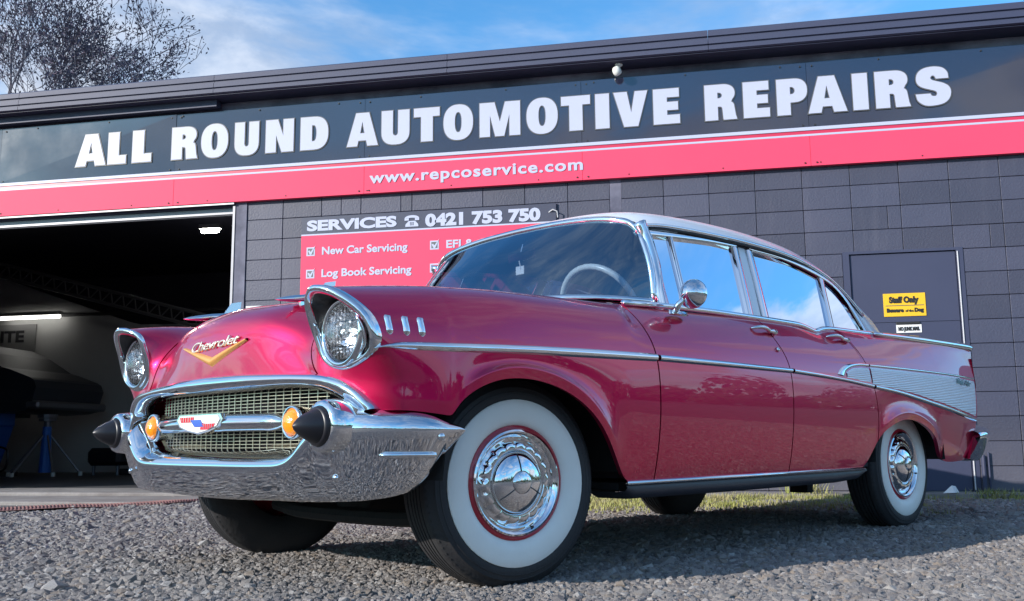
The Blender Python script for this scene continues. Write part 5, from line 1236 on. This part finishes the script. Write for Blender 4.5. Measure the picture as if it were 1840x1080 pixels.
# ---- wheels -------------------------------------------------------------------
def wheel_meshes():
    o = {}
    TR = .345
    pr = [(.190, .085), (.200, .096)]  # bead
    o['whitewall'] = MB().lathe([(.186, .076), (.192, .088), (.205, .0965), (.225, .1005), (.250, .1010), (.266, .0985), (.2735, .0955), (.2745, .0925)], n=64).mesh('whitewall')
    pf = [(.2745, .0915), (.282, .0945), (.296, .0920), (.297, .0932), (.300, .0926), (.301, .0908), (.312, .0880), (.313, .0892), (.316, .0882), (.317, .0858), (.330, .0780), (.3385, .0700), (.3425, .0660), (.3440, .0620)]
    grooves = []
    y = .062
    for gcen in (.040, .018, -.004+.004, -.018, -.040):
        pf += [(TR-.0003*abs(gcen), gcen+.0035), (TR-.008, gcen+.0025), (TR-.008, gcen-.0025), (TR-.0003*abs(gcen), gcen-.0035)]
    pf += [(.3440, -.062), (.3425, -.066), (.3385, -.070), (.330, -.078), (.318, -.085), (.300, -.0915), (.25, -.099), (.20, -.094), (.178, -.080), (.178, .0)]
    m = MB().lathe(pf, n=80)
    # shoulder sipes
    for k in range(90):
        a = 2*math.pi*k/90
        for sy in (1, -1):
            c, s_ = math.cos(a), math.sin(a); r0, r1 = .3385, .3452; w_ = .0042
            pts = []
            for (rr, yy) in ((r1, .047*sy), (r1-.001, .060*sy), (r0, .0735*sy)):
                pts += [(rr*c-w_*s_, yy, rr*s_+w_*c), (rr*c+w_*s_, yy, rr*s_-w_*c)]
            m.add(pts, [(0, 1, 3, 2), (2, 3, 5, 4)])
    o['tyre'] = m.mesh('tyre')
    o['rim'] = MB().lathe([(.190, .078), (.188, .086), (.181, .089), (.175, .086), (.170, .070), (.150, .055), (.0, .05)], n=56).mesh('rim')
    # full wheel cover with fluted ring
    prof = [(.1765, .084), (.174, .093), (.168, .0955), (.160, .092), (.153, .080), (.150, .0745), (.146, .073)]
    m = MB().lathe(prof, n=72); n = 144; R = []
    for r, h, amp in ((.146, .073, 0), (.143, .075, .0), (.138, .083, .45), (.132, .091, 1.0), (.127, .094, .55), (.120, .095, 0), (.110, .094, 0), (.1045, .088, 0), (.102, .080, 0)):
        row_ = []
        for k in range(n):
            a = 2*math.pi*k/n; f = .5+.5*math.cos(a*18); f = f**.35
            rr = r-.003*amp*(1-f); hh = h-.007*amp*(1-f); row_.append((rr*math.cos(a), hh, rr*math.sin(a)))
        R.append(row_)
    m.grid(R, close=True, flip=True)
    m.lathe([(.102, .080), (.100, .094), (.094, .101), (.078, .110), (.058, .1165), (.040, .1195), (.037, .1195)], n=56)
    o['wheel_cover'] = m.mesh('wheel_cover')
    o['centre_cap'] = MB().lathe([(.037, .118), (.036, .1235), (.030, .1275), (.015, .1295), (.0005, .130)], n=32).mesh('centre_cap')
    sp = MB()
    for a in (88, 208, 328):
        a = math.radians(a); c, s_ = math.cos(a), math.sin(a); pts = []
        for r, h in ((.038, .1215), (.060, .1180), (.080, .1108), (.094, .1025)):
            pts.append((r*c, h, r*s_))
        sp.tube(pts, .0016, 6)
    o['cap_spoke'] = sp.mesh('cap_spoke')
    o['valve'] = MB().tube([(.158*math.cos(-1.9), .078, .158*math.sin(-1.9)), (.158*math.cos(-1.9), .098, .158*math.sin(-1.9))], .004, 8).mesh('valve')
    mats = {'tyre': 'rubber', 'whitewall': 'whitewall', 'rim': 'red_rim', 'wheel_cover': 'chrome', 'centre_cap': 'chrome', 'cap_spoke': 'black_enamel', 'valve': 'black_rubber'}
    for k, me in o.items():
        bm = bmesh.new(); bm.from_mesh(me); bmesh.ops.recalc_face_normals(bm, faces=bm.faces); bm.to_mesh(me); bm.free()
        me.materials.append(M[mats[k]]); me.polygons.foreach_set('use_smooth', [True]*len(me.polygons)); me.set_sharp_from_angle(angle=math.radians(38))
    return o
WM = wheel_meshes(); wheels = []
def wheel(x, y, flip, steer, spin):
    w = bpy.data.objects.new('wheel', None); COL.objects.link(w); w.parent = CAR; w.location = (x, y, .335); w.rotation_euler = (0, 0, steer+(math.pi if flip else 0))
    t = None
    for k, me in WM.items():
        o = bpy.data.objects.new(k, me); COL.objects.link(o); o.parent = w; o.rotation_euler = (0, spin, 0)
    return w
wheel(0, .722, False, -.150, .05); wheel(0, -.722, True, -.150, .4); wheel(-2.921, .722, False, 0, .9); wheel(-2.921, -.722, True, 0, .2)

# ---- underbody, wheel wells, interior, rear ---------------------------------------
ub = MB(); ub.box(-3.6, .50, -.60, .60, .315, .345); ub.box(-2.30, -.50, -.82, .82, .29, .315); ub.box(-3.65, -2.75, -.58, .58, .26, .31); ub.build('underbody', M['under'], CAR)
MB().tube([(.02, -.70, .31), (.02, .70, .31)], .035, 8).tube([(-2.92, -.70, .33), (-2.92, .70, .33)], .05, 10).build('axle', M['under'], CAR)
MB().tube(spl([(.1, .55, .22), (.12, .3, .20), (.12, -.3, .20), (.1, -.55, .22)], 5), .03, 8).build('crossmember', M['under'], CAR)
MB().lathe([(.001, -.35), (.10, -.32), (.13, -.1), (.12, .2), (.001, .24)], (-.1, 0, .285), 16, axis='x').build('oil_pan', M['under'], CAR)
MB().tube([(-.6, .30, .27), (-1.7, .32, .265), (-2.2, .50, .27), (-2.6, .52, .33)], .022, 8).tube([(-1.75, .31, .265), (-2.15, .36, .265)], .045, 12).build('exhaust_pipe', M['under'], CAR)
MB().box(-2.36, -2.30, .48, .58, .20, .30).build('spring_hanger', M['under'], CAR)
def wells(s_):
    for x0, x1, zt in ((-.50, .40, .70), (-3.26, -2.42, .66)):
        q = MB(); n = 12; R = []
        for i in range(n+1):
            a = math.pi*i/n; xc, hw = (x0+x1)/2, (x1-x0)/2
            R.append([(xc+hw*1.02*math.cos(a), y*s_, .355+(zt-.345)*math.sin(a)**.7) for y in (.90, .50)])
        q.grid(R); q.add([(x0-.02, .50*s_, .33), (x1+.02, .50*s_, .33), (x1+.02, .50*s_, .75), (x0-.02, .50*s_, .75)], [(0, 1, 2, 3)]); q.build('wheel_well', M['under'], CAR, fix=False)
both(wells)
it = bpy.data.objects.new('cabin_interior', None); COL.objects.link(it); it.parent = CAR
MB().box(-2.6, -.55, -.78, .78, .33, .40).build('cabin_floor', M['interior'], it)
def seat(x, nm):
    q = MB().box(x-.50, x, -.66, .66, .42, .62, bev=.05).box(x-.62, x-.46, -.66, .66, .58, .965, bev=.05); q.build(nm, M['interior_red'], it)
seat(-1.12, 'front_seat'); seat(-2.02, 'rear_seat')
dsh = MB(); R = []
for y in np.linspace(-.70, .70, 15):
    xb = -.50-.33*(abs(y)/.72)**2.2; R.append([(xb, y, 1.02), (xb-.16, y, 1.030), (xb-.23, y, 1.005), (xb-.24, y, .93), (xb-.20, y, .80)])
dsh.grid(R).build('dashboard', M['interior_red'], it, smooth=True)
for y, z_ in ((.42, .0),): MB().box(-.78, -.70, .30, .55, 1.02, 1.052, bev=.012).build('instrument_hood', M['interior_red'], it)
sw = MB(); c_ = Vector((-.91, .40, 1.035)); ax_ = Vector((-.90, 0, .43)).normalized(); u = Vector((0, 1, 0)); v_ = ax_.cross(u)
sw.tube([c_+u*(.205*math.cos(a))+v_*(.205*math.sin(a)) for a in [2*math.pi*i/40 for i in range(40)]], .0145, 8, closed=True)
sw.tube([c_-u*.20, c_-ax_*.03, c_+u*.20], .009, 6); sw.tube([c_-ax_*.01, c_-ax_*.38], .020, 8); sw.build('steering_wheel', M['white_plastic'], it, smooth=True)
rm_ = MB().tube([(-.845, 0, 1.405), (-.825, 0, 1.345)], .006, 6).box(-.835, -.82, -.09, .09, 1.305, 1.350, bev=.006); rm_.build('rear_view_mirror', CH, it)
tg = MB().tube([(-.80, .01, 1.30), (-.80, .02, 1.26)], .003, 5).box(-.805, -.80, -.015, .04, 1.235, 1.275, bev=.002).build('hanging_tag', M['white_enamel'], it)
dk = MB().box(-.60, -.58, -.34, -.22, 1.035, 1.058).box(-.60, -.58, -.20, -.05, 1.035, 1.062).box(-.64, -.62, .14, .22, 1.035, 1.052); dk.build('dash_papers', M['white_enamel'], it)
MB().add([(-2.5, -.62, .96), (-3.2, -.6, .99), (-3.2, .6, .99), (-2.5, .62, .96)], [(0, 1, 2, 3)]).build('parcel_shelf', M['interior'], it, fix=False)
# rear end
rr_ = MB(); R = []
for y in np.linspace(-.865, .865, 21):
    e = (abs(y)/.865)**6*.0; R.append([(-3.86-.03*(1-(y/.865)**2), y, .955), (-3.90-.03*(1-(y/.865)**2), y, .80), (-3.87-.02*(1-(y/.865)**2), y, .62), (-3.72-.03*(1-(y/.865)**2), y, .35)])
rr_.grid(R).build('tail_panel', P_, CAR, smooth=True)
def tail(s_):
    MB().lathe([(.001, -.045), (.030, -.042), (.044, -.026), (.050, .0), (.052, .03)], (-3.895, .815*s_, .665), 20, axis='x', squash=1.35).build('tail_light_housing', CH, CAR, smooth=True)
    MB().lathe([(.001, -.060), (.024, -.055), (.034, -.040)], (-3.895, .815*s_, .665), 20, axis='x', squash=1.35).build('tail_light_lens', M['red_enamel'], CAR, smooth=True)
both(tail)
rbp = bpy.data.objects.new('rear_bumper', None); COL.objects.link(rbp); rbp.parent = CAR
STR = [(-4.10, 0, .535, .36, 0), (-4.10, .3, .535, .36, 0), (-4.095, .55, .540, .345, 5), (-4.085, .68, .550, .335, 12), (-4.10, .77, .553, .330, 24), (-4.075, .845, .552, .332, 44), (-4.01, .892, .548, .336, 66), (-3.92, .908, .542, .340, 80), (-3.83, .912, .530, .348, 86), (-3.785, .912, .52, .360, 90)]
Rx = bump_rows([(-a, b, c, d, e) for a, b, c, d, e in STR]); Rx = [[(-x, y, z) for x, y, z in r] for r in Rx]; Ry = [[(x, -y, z) for x, y, z in r] for r in Rx[::-1]]
MB().grid(Ry+Rx[1:]).build('bumper_bar', CH, rbp, smooth=True)
# licence style plate holder is hidden at the rear; exhaust tips
